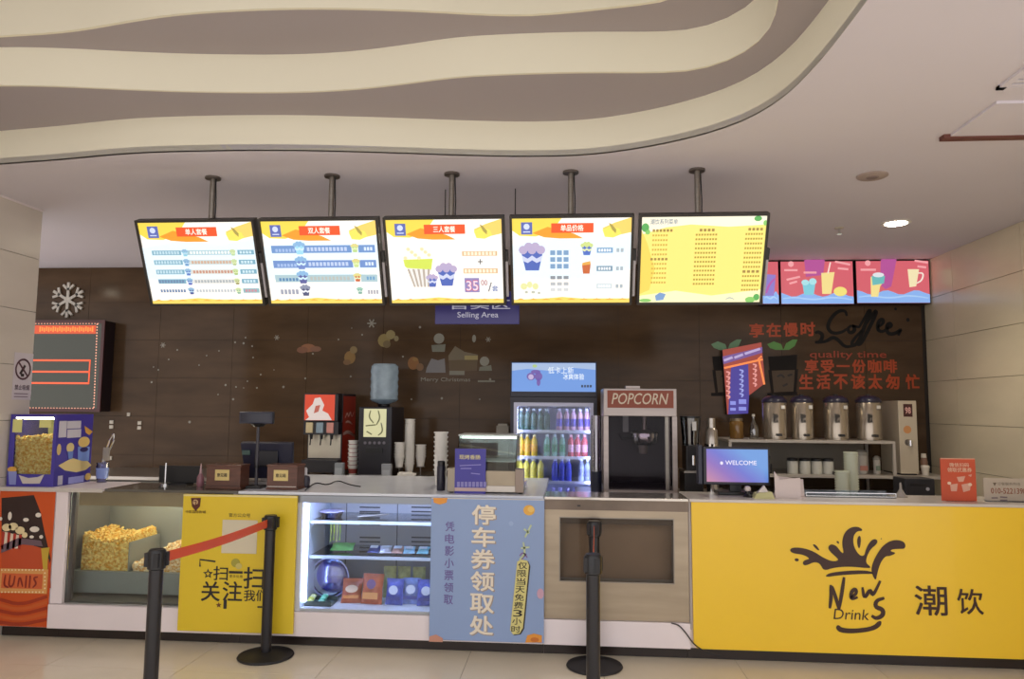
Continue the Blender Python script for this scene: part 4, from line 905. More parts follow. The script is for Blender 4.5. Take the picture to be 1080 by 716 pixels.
P.ell([(463, 357, 5.5, 5.5), (511, 381, 5, 5), (500, 357, 2, 4)], 'snowman', mat('8a8a80', .5), t, 1); P.polys([[(455, 364), (470, 363), (469, 371), (456, 371)], [(506, 387), (518, 385), (519, 391), (505, 391)]], 'snowman', mat('76786c', .5), t, 2)
P.polys([[(450, 388), (455, 378), (462, 380), (469, 378), (470, 393), (449, 393)]], 'tent', mat('7b7a7e', .5), t, 1)
P.polys([[(473, 376), (504, 374), (503, 391), (474, 392)]], 'house', mat('5c4c34', .5), t, 1); P.polys([[(473, 375), (480, 365), (490, 371), (504, 374), (504, 379), (473, 380)]], 'roof', mat('6f6552', .5), t, 2); P.rects([(490, 375, 504, 379.5)], 'snow_edge', mat('9a8e5e', .5), t, 3); P.rects([(474, 391, 490, 395.5), (504, 401, 522, 403)], 'snow_edge', mat('807f74', .5), t, 2)
P.text('Merry Christmas', 444, 398, 496, 403.5, mat('8f8c80', .5), t, 1, .015)
FL = mat('8f8d82', .5, name='frosted_vinyl'); proto = {}
dots = [(172, 364, 2.6), (187, 369, 1.3), (231, 370, 1.4), (218, 375, 1.2), (178, 379, 1.3), (248, 361, 1.6), (257, 362, 1.8), (259, 356, 1.4), (266, 365, 1.5), (292, 356, 2.4), (267, 377, 1.3), (275, 395, 1.4), (162, 387, 1.2), (167, 390, 1.4), (160, 403, 1.8), (238, 406, 1.9), (249, 408, 1.4), (261, 402, 1.2), (271, 409, 1.4), (257, 409, 1), (299, 408, 2), (246, 421, 1.9), (230, 416, 1.2), (200, 445, 2.2), (322, 399, 1.6), (370, 397, 1.7), (357, 358, 1.5), (382, 353, 1.5), (392, 341, 4), (425, 376, 1.6), (371, 346, 1), (330, 373, 1.5), (466, 420, 2), (434, 421, 1.6), (506, 421, 1.4), (517, 400, 2), (443, 345, 2), (515, 358, 2.4), (289, 390, 1), (210, 385, 1.2)]
for k, (x, y, r) in enumerate(dots):
    q = P.uv(x, y); big = r >= 2.3; key = 'b' if big else 's'
    rr = .009 if not big else .024
    if key not in proto:
        if big: o = P.strokes([[(q[0] - rr*math.cos(a), q[1] - rr*math.sin(a)), (q[0] + rr*math.cos(a), q[1] + rr*math.sin(a))] for a in (0, 1.05, 2.1)], .008, 'snow_sticker', FL, None, 1, False, 0, False)
        else: o = P.ell([(q[0], q[1], rr, rr)], 'snow_sticker', FL, None, 1, 8, False)
        C = Vector((q[0], YB, q[1]))
        for v in o.data.vertices: v.co -= C
        o.location = C; proto[key] = o
    else:
        o = proto[key].copy(); COL.objects.link(o); o.location = (q[0], YB, q[1]); s_ = r/1.5 if not big else r/2.4; o.scale = (s_, 1, s_)
    tag(o, 'tiny frosted snow sticker scattered on the dark back wall' if not big else 'small frosted star-shaped snow sticker on the dark back wall', 'wall sticker', 'snow dot stickers' if not big else 'snow star stickers')
# wall sockets
for k, (x, y, lab) in enumerate(((118, 448, 'white wall socket pair right of the blue popcorn box, above the tongs'), (147.5, 449, 'white wall socket pair further right, above the black till screen'))):
    q = P.uv(x, y); t = thing('wall_socket', lab, 'socket', (q[0], YB, q[1]), 'wall sockets')
    for dz in (.027, -.02): MB().box(q[0] - .02, q[0] + .02, YB - .012, YB - .001, q[1] + dz - .017, q[1] + dz + .017).build('plate', mat('c9c2b4', .4), t, bevel=.004)
for x, y, lab in ((136, 437, 'single small white switch on the dark wall'), (117, 483, 'small white switch beside the tongs cup')):
    q = P.uv(x, y); o = MB().box(q[0] - .016, q[0] + .016, YB - .012, YB - .001, q[1] - .018, q[1] + .018).build('wall_switch', mat('bdb6a8', .4), None, bevel=.004, origin=(q[0], YB, q[1])); tag(o, lab, 'switch')

# ================================================================== THINGS ON THE FRONT COUNTER
def zof(px, py, Y): return at(px, py, Y=Y).z
# ---- blue promotional popcorn box
PUR = mat('463c9c', .35, noise=.1, scale=5, name='violet_print')
x0, x1, y0, y1, z0 = XL + .02, at(58, 480, Y=4.63).x, 4.63, 5.0, ZS + .001; z1 = zof(35, 437, 4.63)
t = thing('popcorn_box', 'violet popcorn box with a lit window full of popcorn beside the pillar', 'popcorn box', ((x0+x1)/2, 4.8, z0))
MB().box(x0, x1, y1 - .01, y1, z0, z1).build('back_panel', PUR, t); MB().box(x0, x0 + .01, y0, y1 - .01, z0, z1).build('side_panel', PUR, t); sp = MB().box(x1 - .01, x1, y0, y1 - .01, z0, z1).build('side_panel', PUR, t)
MB().box(x0 + .01, x1 - .01, y0, y1 - .01, z0, z0 + .012).build('bottom_panel', PUR, t); MB().box(x0 + .01, x1 - .01, y0, y1 - .01, z1 - .01, z1).build('top_panel', PUR, t)
zw0 = zof(30, 500, 4.63); zw1 = zof(30, 440, 4.63)
MB().box(x0 + .01, x1 - .01, y0, y0 + .008, z0 + .012, zw0).build('front_apron', PUR, t); MB().box(x0 + .01, x0 + .035, y0, y0 + .008, zw0, zw1).box(x1 - .022, x1 - .01, y0, y0 + .008, zw0, zw1).box(x0 + .01, x1 - .01, y0, y0 + .008, zw1, z1 - .01).build('front_frame', PUR, t)
MB().box(x0 + .03, x1 - .02, y0 + .003, y0 + .006, zw0, zw1).build('window', GLASS, t)
MB().box(x0 + .03, x1 - .02, y0 + .0085, y0 + .0135, z1 - .03, z1 - .012).build('light_tube', mat('fbf2b8', em=40), t)
P = Plane((0, y0 - .0004, 0))
P.rects([(14, 442, 23, 456), (42, 442.5, 54, 451)], 'small_print', mat('d9d68a', .5), t, 1)
P.polys([[(20, 501), (24, 510), (42, 510), (47, 500), (40, 503), (30, 504)]], 'paper_tray', mat('cfc6bc', .5), t, 1); P.ell([(13, 495, 5, 3)], 'picture', mat('d8a44a', .5), t, 1); P.polys([[(9, 497), (18, 497), (17, 511), (10, 511)]], 'picture', mat('8a92cc', .5), t, 2)
P = Plane((x1 + .0004, 0, 0), (0, 1, 0), (0, 0, 1))
P.rects([(62.5, 444, 69.5, 461), (71, 444, 85, 451.5), (71, 453, 85, 461)], 'small_print', mat('cfcbd8', .5), t, 1)
P.polys([[(89, 449), (97.5, 455), (94, 459), (90, 456)]], 'chip_picture', mat('d6a24c', .5), t, 1)
P.polys([[(82, 471), (94.5, 471), (93.5, 486), (82, 487)]], 'cup_picture', mat('7f9be0', .5), t, 1); P.ell([(88.3, 466, 6, 5.5)], 'popcorn_picture', mat('e8c87a', .5), t, 2); P.ell([(88.3, 474, 4.3, 2.6)], 'cup_picture', mat('3a3470', .5), t, 2)
P.ell([(74, 472, 4, 5)], 'popcorn_picture', mat('d8c48a', .5), t, 1); P.polys([[(71, 476), (77, 476), (76, 484), (72, 484)]], 'cup_picture', mat('6a86cc', .5), t, 2)
P.polys([[(61, 491), (70, 486), (76, 483), (86, 486), (92, 486), (96, 490.5), (90, 495.5), (80, 498), (68, 496)]], 'popcorn_picture', mat('e2cd8e', .5), t, 2); P.ell([(62, 474, 2.2, 6)], 'popcorn_picture', mat('dcc27e', .5), t, 1)
P.rects([(72, 503.5, 88, 508)], 'lettering', mat('a4a8e8', .5), t, 1); P.ell([(92.5, 502.5, 3.2, 3.8)], 'popcorn_picture', mat('cfae62', .5), t, 1); P.rects([(61, 502, 65.5, 511)], 'blank_square', mat('c9c6d4', .5), t, 1)
MB().box(x0 + .011, x1 - .011, 4.975, 4.988, z0 + .013, z1 - .011).build('painted_glow_liner', mat('d6d28a', .5), t)  # added liner: pale yellow stands in for the box's lit interior
zt = zof(33, 461, 4.66)
heap('popcorn_heap', 'golden popcorn heaped behind the window of the violet box', x0 + .014, x1 - .014, 4.645, 4.97, z0 + .014, lambda x, y: zt + .008*math.sin(x*25), POPM, .0125)
# ---- tongs cup
p = at(105, 512, Z=ZS); cx, cy = max(p.x, x1 + .06), 4.96; cx = at(107, 512, Y=4.96).x
t = thing('tongs_cup', 'clear blue plastic cup holding tongs beside the violet popcorn box', 'cup', (cx, cy, ZS))
MB().lathe([(.032, .001), (.042, .13), (.045, .134), (.04, .13), (.031, .006)], cx, cy, 20, cz=ZS).build('cup', glass('a9b8ea', 1.45, .08, .2), t, smooth=True)
MB().lathe([(.036, .03), (.041, .1)], cx, cy, 20, cz=ZS).build('label_band', mat('7f92cc', .4), t, smooth=True)
t = thing('steel_tongs', 'steel food tongs standing in the blue plastic cup', 'tongs', (cx, cy, ZS + .01))
for s_ in (-1, 1): MB().tube([(cx - .015, cy, ZS + .012), (cx + .01 + .008*s_, cy, ZS + .16), (cx + .05 + .016*s_, cy + .01, ZS + .29), (cx + .062, cy + .01, ZS + .335)], .006, 6).build('arm', CHROME, t)
MB().box(cx + .005, cx + .05, cy - .012, cy - .004, ZS + .15, ZS + .24).build('grip', mat('b4aea4', .35, .6), t); 
# ---- black till screens at the left
a = at(168, 491, Y=4.9); b = at(211, 513, Y=4.9)
t = thing('till_screen', 'low black till screen turned away, standing left of the brown boxes', 'screen', ((a.x+b.x)/2, 4.9, ZS))
MB().box(a.x, b.x, 4.9, 4.925, ZS + .012, a.z).build('panel', BLACK, t, bevel=.004); MB().box((a.x+b.x)/2 - .06, (a.x+b.x)/2 + .06, 4.88, 4.98, ZS, ZS + .012).build('foot', BLACKM, t)
p = at(175, 510, Y=4.86); t = thing('card_stand', 'thin chrome stand in front of the low black till screen', 'stand', (p.x, 4.85, ZS))
MB().cyl(p.x, 4.85, ZS, ZS + .01, .025).build('foot', CHROME, t, smooth=True); MB().cyl(p.x, 4.85, ZS + .01, zof(175, 488, 4.85), .006).build('rod', CHROME, t, smooth=True)
p = at(209.5, 514, Y=4.8); t = thing('spray_bottle', 'small pinkish bottle with a pointed cap left of a brown box', 'bottle', (p.x, 4.82, ZS))
MB().lathe([(.02, 0), (.024, .01), (.022, .06), (.01, .085)], p.x, 4.82, 16, cz=ZS).build('body', mat('9a6a74', .3), t, smooth=True); MB().lathe([(.009, .085), (.007, .11), (.003, .15)], p.x, 4.82, 12, cz=ZS).build('cap', mat('c9a8ac', .3), t, smooth=True)
# ---- brown wooden boxes
WOOD = mat('5f3b2d', .35, noise=.2, scale=10, stretch=(1, 1, 5), name='reddish_wood')
for x0_, x1_, lab in ((217, 253.5, 'brown wooden box with a brass plate, left of the pole display'), (281, 313.5, 'brown wooden box with a brass plate, right of the pole display')):
    Yf = 4.68; a = at(x0_, 490, Y=Yf); b = at(x1_, 517, Y=Yf); t = thing('wooden_box', lab, 'box', ((a.x+b.x)/2, Yf + .07, ZS), 'brown wooden boxes')
    ht = a.z - ZS
    MB().box(a.x + .006, b.x - .006, Yf + .004, Yf + .14, ZS + .012, ZS + ht - .012).build('body', WOOD, t)
    MB().box(a.x, b.x, Yf, Yf + .145, ZS + ht - .012, ZS + ht).build('lid', WOOD, t, bevel=.003); MB().box(a.x, b.x, Yf, Yf + .145, ZS, ZS + .012).build('plinth', WOOD, t, bevel=.003)
    MB().box(a.x + .01, b.x - .01, Yf + .002, Yf + .005, ZS + .02, ZS + .024).build('inlay', mat('3c241b' if x0_ < 250 else 'd8cfc4', .4), t)
    xm = (a.x+b.x)/2 - .005; zc_ = ZS + ht*.58
    MB().box(xm - .05, xm + .045, Yf + .0015, Yf + .004, zc_ - .034, zc_ + .034).build('plate', mat('cdb878', .35, .3), t); Plane((0, Yf + .0012, 0)).text('意见箱', xm - .036, zc_ + .012, xm + .031, zc_ - .012, INK, t, .4, .03, px=False)
# ---- pole display and till monitor
p = at(270, 513, Y=4.78); X = p.x; t = thing('pole_display', 'black customer display on a tall pole between the two brown boxes', 'pole display', (X, 4.78, ZS))
MB().box(X - .05, X + .05, 4.73, 4.83, ZS, ZS + .018).build('foot', BLACK, t, bevel=.004); MB().cyl(X, 4.78, ZS + .018, zof(270, 450, 4.78), .01, n=14).build('pole', mat('34323a', .3), t, smooth=True); MB().cyl(X, 4.78, ZS + .13, ZS + .15, .014).build('joint', BLACK, t, smooth=True)
a = at(252.5, 434, Y=4.75); b = at(287, 447, Y=4.75); MB().box(a.x, b.x, 4.75, 4.79, b.z, a.z).build('display', NAVY, t, bevel=.004); MB().box(a.x + .01, b.x - .01, 4.747, 4.751, b.z + .012, a.z - .012).build('display_glass', mat('1c1a2c', .1), t); MB().lathe([(.03, 0), (.045, .012), (.05, .02)], X, 4.78, 16, cz=b.z - .02).build('swivel', BLACK, t, smooth=True)
a = at(253.5, 467, Y=4.95); b = at(307, 500, Y=4.95); t = thing('till_monitor', 'black till monitor seen from behind the right brown box', 'monitor', ((a.x+b.x)/2, 5.0, ZS))
P0 = [(a.x, 4.95, a.z), (b.x, 4.95, a.z), (b.x - .01, 5.0, ZS + .04), (a.x + .02, 5.0, ZS + .04)]
MB().prism(P0, (0, .035, .01)).build('shell', NAVY, t, bevel=.004); MB().box(a.x + .1, b.x - .1, 4.955, 4.99, a.z - .16, a.z - .05).build('vent_block', mat('16161f', .4), t, bevel=.006); MB().box(a.x + .015, a.x + .07, 4.95, 4.956, a.z - .08, a.z - .05).build('green_label', mat('3f5a52', .4), t)
MB().box(a.x + .06, b.x - .06, 4.93, 5.12, ZS, ZS + .025).build('foot', GREY, t, bevel=.004); MB().box((a.x+b.x)/2 - .05, (a.x+b.x)/2 + .05, 5.0, 5.05, ZS + .025, ZS + .16).build('stand', GREY, t)
p = at(320, 515, Y=4.85); t = thing('hand_gel_bottle', 'small dark bottle with white pump right of the brown boxes', 'bottle', (p.x, 4.88, ZS))
MB().lathe([(.03, 0), (.032, .05), (.028, .07), (.012, .078)], p.x, 4.88, 18, cz=ZS).build('body', mat('33313f', .3), t, smooth=True); MB().lathe([(.01, .078), (.012, .09), (.012, .12), (.006, .13)], p.x, 4.88, 12, cz=ZS).build('pump', mat('d9d6da', .35), t, smooth=True); MB().box(p.x - .04, p.x + .005, 4.872, 4.888, ZS + .117, ZS + .127).build('spout', mat('d9d6da', .35), t)
pts = [at(x, y, Z=ZS + .004) for x, y in ((322, 517), (333, 508), (345, 512), (356, 506), (368, 511), (380, 513))]; o = MB().tube(smooth(pts), .004, 6).build('cable', BLACKM, None, origin=pts[0]); tag(o, 'black cable lying on the steel top beside the brown boxes', 'cable')
# ---- cups and flask near the glass warmer
def cup(name, label, group, x, y, z, r0, r1, h, m, band=None):
    t = thing(name, label, 'cup', (x, y, z), group)
    MB().lathe([(r0, 0), (r1, h - .008), (r1 + .006, h - .008), (r1 + .006, h), (r1 - .002, h - .002), (r0 - .002, .004)], x, y, 18, cz=z).build('cup', m, t, smooth=True)
    if band: MB().lathe([(r0 + (r1-r0)*.3 + .0006, h*.3), (r0 + (r1-r0)*.7 + .0006, h*.7)], x, y, 18, cz=z).build('printed_band', band, t, smooth=True)
    return t
def cup_stack(name, label, group, x, y, z, n, dz, r0, r1, h, m, band=None, flip=False):
    c = cup(name, label, group, x, y, z, r0, r1, h, m, band)
    for k in range(1, n): dup(c, (0, 0, dz*k))
p = at(463, 517, Y=5.1); cup_stack('paper_cup', 'white paper cup in the stack left of the glass warmer', 'white cups left of the warmer', p.x, 5.15, ZS, 9, .032, .034, .045, .11, CUP)
p = at(465, 515, Y=4.82); t = thing('flask', 'slim black flask standing left of the glass warmer', 'flask', (p.x, 4.82, ZS))
MB().lathe([(.026, 0), (.028, .006), (.028, .15), (.024, .16)], p.x, 4.82, 20, cz=ZS).build('body', mat('1f1c2e', .3), t, smooth=True); MB().lathe([(.025, .16), (.025, .185), (.02, .19)], p.x, 4.82, 20, cz=ZS).build('lid', BLACK, t, smooth=True)
# ---- glass food warmer
a = at(475, 459, Y=4.75); b = at(552, 520, Y=4.72); x0, x1 = a.x, b.x; z0 = ZS; z1 = zof(512, 459, 4.95)
t = thing('food_warmer', 'curved glass food warmer with steel ends on the counter behind the blue board', 'food warmer', ((x0+x1)/2, 4.85, z0))
sidep = lambda X: [(X, 4.7, z0 + .14), (X, 4.73, z0 + .22), (X, 4.8, z1), (X, 5.08, z1), (X, 5.08, z0 + .01), (X, 4.7, z0 + .01)]
MB().box(x0 - .0, x1, 4.69, 5.1, z0 + .008, z0 + .05).build('base', STEEL, t, bevel=.003)
for X in (x0 + .05, x1 - .05): MB().prism(sidep(X), (.004, 0, 0)).build('side_glass', GLASS, t)
MB().box(x0 - .004, x0 + .05, 4.68, 4.76, z0 + .008, z0 + .155).build('end_post', mat('93897a', .35, .5), t, bevel=.003); MB().box(x1 - .05, x1 + .004, 4.68, 4.76, z0 + .008, z0 + .155).build('end_post', mat('8c7d72', .35, .5), t, bevel=.003)
MB().prism([(x0 + .054, 4.7, z0 + .14), (x1 - .052, 4.7, z0 + .14), (x1 - .052, 4.73, z0 + .22), (x0 + .054, 4.73, z0 + .22)], (0, .004, 0)).prism([(x0 + .054, 4.73, z0 + .22), (x1 - .052, 4.73, z0 + .22), (x1 - .052, 4.8, z1), (x0 + .054, 4.8, z1)], (0, .004, 0)).build('front_glass', glass('eef4f4', 1.5, .03, .08), t)
MB().box(x0 + .045, x1 - .045, 4.795, 5.09, z1, z1 + .01).build('top_plate', mat('c3c9c6', .3, .3), t, bevel=.002); MB().box(x0 + .054, x1 - .052, 5.08, 5.09, z0 + .05, z1).build('back_glass', glass('dbe6e2', 1.45, .05, .22), t)
MB().box(x0 + .06, x1 - .06, 4.78, 5.06, z0 + .19, z0 + .195).build('wire_shelf', mat('b9bdb6', .3, .6), t); MB().box(x0 + .05, x1 - .05, 4.695, 4.7, z0 + .05, z0 + .14).build('front_panel', mat('a89a84', .35, .4, noise=.1, scale=5), t)
MB().box(x0 + .055, x1 - .055, 4.9, 4.92, z1 - .02, z1 - .004).build('heat_lamp', mat('f4fff0', em=3), t)
for X in (x0 + .02, x1 - .02):
    for Y in (4.71, 5.07): MB().cyl(X, Y, ZS + .0005, ZS + .008, .012).build('foot', BLACKM, t)
Yf = 4.672; P = front(Yf); a = P.uv(480, 473); b = P.uv(512, 518.5)
t = thing('menu_card', 'violet standing card with yellow heading in front of the glass warmer', 'card stand', ((a[0]+b[0])/2, Yf, ZS))
MB().box(a[0], b[0], Yf + .001, Yf + .006, ZS, a[1]).build('card', mat('3d369a', .3, noise=.06, scale=6), t); P.text('现烤香肠', 484.5, 479.5, 506.5, 484.5, mat('d9cf9a', .5), t, .4, .03)
P.strokes([[(485, 491), (507, 490)], [(486, 494), (497, 494)], [(497, 499), (506, 500)]], .006, 'small_print', mat('8f8ad0', .5), t, .4, smooth=0, taper=False); P.rects([(482 + 4*k, 508, 485 + 4*k, 513.5) for k in range(8)], 'printed_strip', mat('8a84c0', .5), t, .4); P.rects([(479.6, 514, 512.5, 518.3)], 'foot_print', mat('c4a9a4', .5), t, .4)

# ================================================================== THINGS ON THE BACK COUNTER
ZBK = .9
t = thing('back_counter', 'long back counter with steel top below the soda and coffee machines', 'counter', (-2.2, 6.5, 0))
MB().box(-4.3, -.62, 6.06, YB - .004, 0.001, ZBK - .03).build('body', mat('6a6660', .5), t); MB().box(-4.32, -.6, 6.02, YB - .003, ZBK - .03, ZBK).build('steel_top', STEEL, t, bevel=.003)
for k in range(5): MB().box(-4.28 + .73*k, -3.58 + .73*k, 6.045, 6.059, .1, ZBK - .05).build('door', mat('8a857c', .4, .3), t)
# ---- soda dispenser
a = at(320.5, 414.5, Y=6.2); b = at(354.5, 503, Y=6.2); x0, x1, z0, z1 = a.x, b.x, ZBK, a.z; y0, y1 = 6.2, 6.72; h = z1 - z0
t = thing('soda_dispenser', 'red topped soda dispenser with three nozzles on the back counter', 'drinks dispenser', ((x0+x1)/2, 6.45, z0))
zA = zof(338, 444, 6.2); zB = zof(338, 456, 6.2); zC = zof(338, 484, 6.2)
MB().box(x0, x1, 6.33, y1, z0 + .04, z1).build('body', mat('26222a', .4), t, bevel=.004); MB().box(x0, x1, y0, 6.329, zA - .005, z1).build('header', mat('1d1a20', .4), t, bevel=.01)
P = Plane((0, y0 - .0006, 0)); P.rects([(x0 + .012, z1 - .012, x1 - .03, zA + .006)], 'lit_panel', mat('d8482c', .35, em=.75), t, .2, False)
P.polys([[(326, 440), (323, 433), (330, 426), (332, 420), (338, 419), (342, 427), (340, 433), (346, 436), (350, 443), (322, 443)]], 'picture', mat('e6d6d0', .4, em=.7), t, 1.2); P.polys([[(331, 436), (333, 428), (338, 427), (336, 434)]], 'picture', mat('c96a5a', .4, em=.6), t, 2.2)
MB().box(x0, x1 - .0, y0 + .02, 6.329, zB - .02, zA - .006).build('valve_block', mat('26242c', .4), t)
for k, hx in enumerate(('cdbd94', '8aa0b0', 'cf8f86')):
    X = x0 + .055 + k*.09; MB().box(X - .03, X + .03, y0 + .004, y0 + .03, zB - .005, zA - .012).build('flavour_tile', mat(hx, .4), t, bevel=.004); MB().lathe([(.012, 0), (.016, .04)], X, y0 + .06, 12, cz=zB - .06).build('nozzle', BLACK, t, smooth=True); MB().tube([(X, y0 + .05, zB - .02), (X, y0 + .04, zB - .09), (X, y0 + .035, zB - .11)], .006, 6).build('lever', BLACK, t)
MB().box(x0 + .01, x1 - .01, 6.325, 6.331, zC, zB - .02).build('splash_plate', mat('c9c3b4', .3, .4), t); MB().box(x0 - .005, x1 + .005, y0 + .01, 6.329, z0 + .04, zC - .01).build('drip_tray', mat('2b2a30', .4), t)
for X in (x0 + .03, x1 - .03):
    for Y in (6.25, 6.68): MB().cyl(X, Y, z0, z0 + .04, .018, n=12).build('foot', BLACKM, t)
P = Plane((x1 + .0006, 0, 0), (0, 1, 0), (0, 0, 1)); P.rects([(6.34, z1 - .02, y1 - .005, z0 + .05)], 'side_print', mat('a8301f', .35, em=.1), t, .3, False)
P.strokes([[(6.4, z0 + .5), (6.46, z0 + .55), (6.5, z0 + .5), (6.55, z0 + .56), (6.6, z0 + .5), (6.66, z0 + .55)], [(6.42, z0 + .46), (6.5, z0 + .47), (6.62, z0 + .44)]], .02, 'lettering', mat('d9b4aa', .4), t, 1.2, False); P.strokes([[(6.36, z0 + .36), (6.5, z0 + .38), (6.7, z0 + .33)]], .03, 'lettering', mat('cfb0a8', .4), t, 1.2, False)
p = at(358, 500, Y=6.12); t = thing('cup_holder', 'small grey square holder beside the soda dispenser', 'holder', (p.x, 6.12, ZBK)); MB().box(p.x - .035, p.x + .035, 6.09, 6.15, ZBK, zof(358, 488, 6.12)).build('box', mat('9aa2a8', .4), t, bevel=.004); MB().box(p.x - .028, p.x + .028, 6.088, 6.0905, ZBK + .02, ZBK + .09).build('face', mat('b9c0c4', .4), t)
p = at(372, 495, Y=6.3); cup_stack('paper_cup', 'white and red paper cup stacked between the soda dispenser and the coffee machine', 'cups beside the soda dispenser', p.x, 6.3, ZBK, 7, .035, .03, .04, .1, CUP, mat('9a4038', .5))
# ---- coffee machine and water jug
a = at(378.5, 429, Y=6.2); b = at(411.5, 502, Y=6.2); x0, x1, z1 = a.x, b.x, a.z
t = thing('coffee_machine', 'tall black coffee machine with a lit cream panel under the water jug', 'coffee machine', ((x0+x1)/2, 6.4, ZBK))
MB().box(x0, x1, 6.21, 6.68, ZBK + .02, z1).build('body', mat('1d1b24', .35), t, bevel=.006); MB().box(x0 + .01, x1 - .01, 6.2, 6.66, ZBK, ZBK + .02).build('foot_plate', BLACK, t)
P = front(6.2094); P.rects([(384, 431, 407, 461)], 'lit_panel', mat('d6d2a4', .35, em=.8), t, .3)
P.strokes([[(391, 433), (389, 440), (394, 446)], [(399, 433), (401, 441), (397, 448)], [(386, 449), (396, 448)], [(402, 446), (404, 455), (399, 459)], [(387, 455), (392, 458)]], .012, 'picture', mat('8a8a5c', .4, em=.3), t, 1.3); P.ell([(385 + 5*k, 467, 1.6, 1.6) for k in range(5)], 'button', mat('6f6a74', .3), t, .6, 10)
MB().box(x0 + .07, x1 - .07, 6.195, 6.21, zof(395, 478, 6.2), zof(395, 472, 6.2)).build('spout', BLACK, t); MB().box(x0 + .02, x1 - .02, 6.14, 6.2, ZBK + .001, ZBK + .03).build('drip_tray', mat('8a8890', .3, .5), t)
p = at(405.5, 405, Y=6.45); r = at(420, 405, Y=6.45).x - p.x; zj = z1
t = thing('water_jug', 'upturned blue translucent water jug on top of the black coffee machine', 'water jug', (p.x, 6.45, zj))
hj = zof(405, 384, 6.45) - zj; JUG = mat('b4cbdd', .15, noise=.12, scale=14); JUG.node_tree.nodes['Principled BSDF'].inputs['Transmission Weight'].default_value = .45
MB().lathe([(.03, 0), (.032, .02), (r*.86, .05), (r, .07)] + [(r*(1 if k % 2 else .955), .085 + (hj - .12)*k/8) for k in range(9)] + [(r*.96, hj - .02), (r*.8, hj)], p.x, 6.45, 28, cz=zj).build('bottle', JUG, t, smooth=True); MB().lathe([(.05, 0), (.055, .012), (.05, .03)], p.x, 6.45, 20, cz=zj).build('collar', BLACK, t, smooth=True)
p = at(408, 498, Y=6.1); t = thing('napkin_holder', 'small grey square holder in front of the black coffee machine', 'holder', (p.x, 6.1, ZBK)); MB().box(p.x - .04, p.x + .04, 6.07, 6.12, ZBK, zof(408, 489, 6.1)).build('box', mat('a3a6ac', .4), t, bevel=.004); MB().box(p.x - .03, p.x + .03, 6.068, 6.0705, ZBK + .02, ZBK + .08).build('face', mat('bcc0c4', .4), t)
for xx, n, yy, lab in ((431.5, 17, 6.35, 'tallest white cup stack right of the coffee machine'), (421, 6, 6.28, 'short white cup stack close to the coffee machine'), (443.5, 5, 6.4, 'stack on a thin stand, right of the tallest cup stack')):
    p = at(xx, 490, Y=yy); z = ZBK + (.09 if n < 17 else .03); 
    if n < 17:
        t = thing('cup_stand', 'thin wire cup stand under the %s' % ('short cup stack' if n == 6 else 'rightmost white cup stack'), 'stand', (p.x, yy, ZBK)); MB().cyl(p.x, yy, ZBK, ZBK + .008, .04).build('foot', STEELD, t, smooth=True); MB().cyl(p.x, yy, ZBK + .008, ZBK + .082, .006).build('rod', STEELD, t); MB().cyl(p.x, yy, ZBK + .082, ZBK + .089, .038).build('plate', STEELD, t, smooth=True)
    else:
        t = thing('cup_stand', 'low black stand under the tallest white cup stack', 'stand', (p.x, yy, ZBK)); MB().lathe([(.06, 0), (.05, .03)], p.x, yy, 20, cz=ZBK).build('foot', BLACK, t, smooth=True); MB().cyl(p.x, yy, ZBK + .0285, ZBK + .0295, .02).build('peg', BLACK, t)
    cup_stack('paper_cup', 'paper cup nested in the %s' % lab, lab, p.x, yy, z, n, .0235, .03, .041, .09, CUP)
p = at(429, 499, Y=6.12); bag('paper_napkins', 'crumpled white napkins on the back counter in front of the cups', 'napkins', (p.x, 6.08, ZBK + .025), .16, .06, .05, CUP, 1.1, 0, None, None, .01)
# ---- fridge
a = at(538.5, 381, Y=6.12); b = at(630, 500, Y=6.12); x0, x1, z1 = a.x, b.x, a.z; y0, y1 = 6.12, 6.72
t = thing('drinks_fridge', 'tall black drinks fridge with blue lit header and glass door', 'fridge', ((x0+x1)/2, 6.4, 0))
FB = mat('1c1a2a', .35); IN = mat('c9cbe0', .35)
zd = zof(585, 424, 6.12)
MB().box(x0, x0 + .035, y0 + .03, y1, .06, zd + .04).build('side_wall', FB, t); MB().box(x1 - .035, x1, y0 + .03, y1, .06, zd + .04).build('side_wall', FB, t); MB().box(x0 + .035, x1 - .035, y1 - .04, y1, .06, zd + .04).build('back_wall', IN, t); MB().box(x0, x1, y0 + .03, y1, .0, .06).build('base', FB, t)
MB().box(x0 + .035, x1 - .035, y0 + .03, y1 - .04, zd + .0, zd + .04).build('cabinet_ceiling', IN, t)
MB().box(x0, x1, y0, y1, zd + .041, z1).build('header_box', FB, t, bevel=.004); MB().box(x0, x1, y0 + .002, y0 + .029, zd - .004, zd + .0405).build('fascia_strip', FB, t)
P = front(y0 - .0006); zh = zof(585, 413, 6.12); P.rects([(x0 + .012, z1 - .012, x1 - .012, zh)], 'lit_header', mat('6f9ae0', .3, em=.85), t, .2, False)
P.polys([[(540, 383), (628, 383), (628, 390), (605, 388), (580, 391), (556, 389), (540, 391)]], 'picture', mat('a5bce0', .3, em=.85), t, 1.3); P.ell([(560, 397, 4.5, 4), (568, 397, 4, 4.5), (565, 392, 5, 2), (568, 403, 2, 4)], 'splash_picture', mat('7a63b4', .3, em=.7), t, 2.3); P.ell([(560, 397.5, 2.8, 2.8)], 'splash_picture', mat('c4b4dc', .3, em=.8), t, 3.3); P.ell([(564, 386, 2.5, 1.6)], 'leaf_picture', mat('b4cf8a', .3, em=.8), t, 2.3)
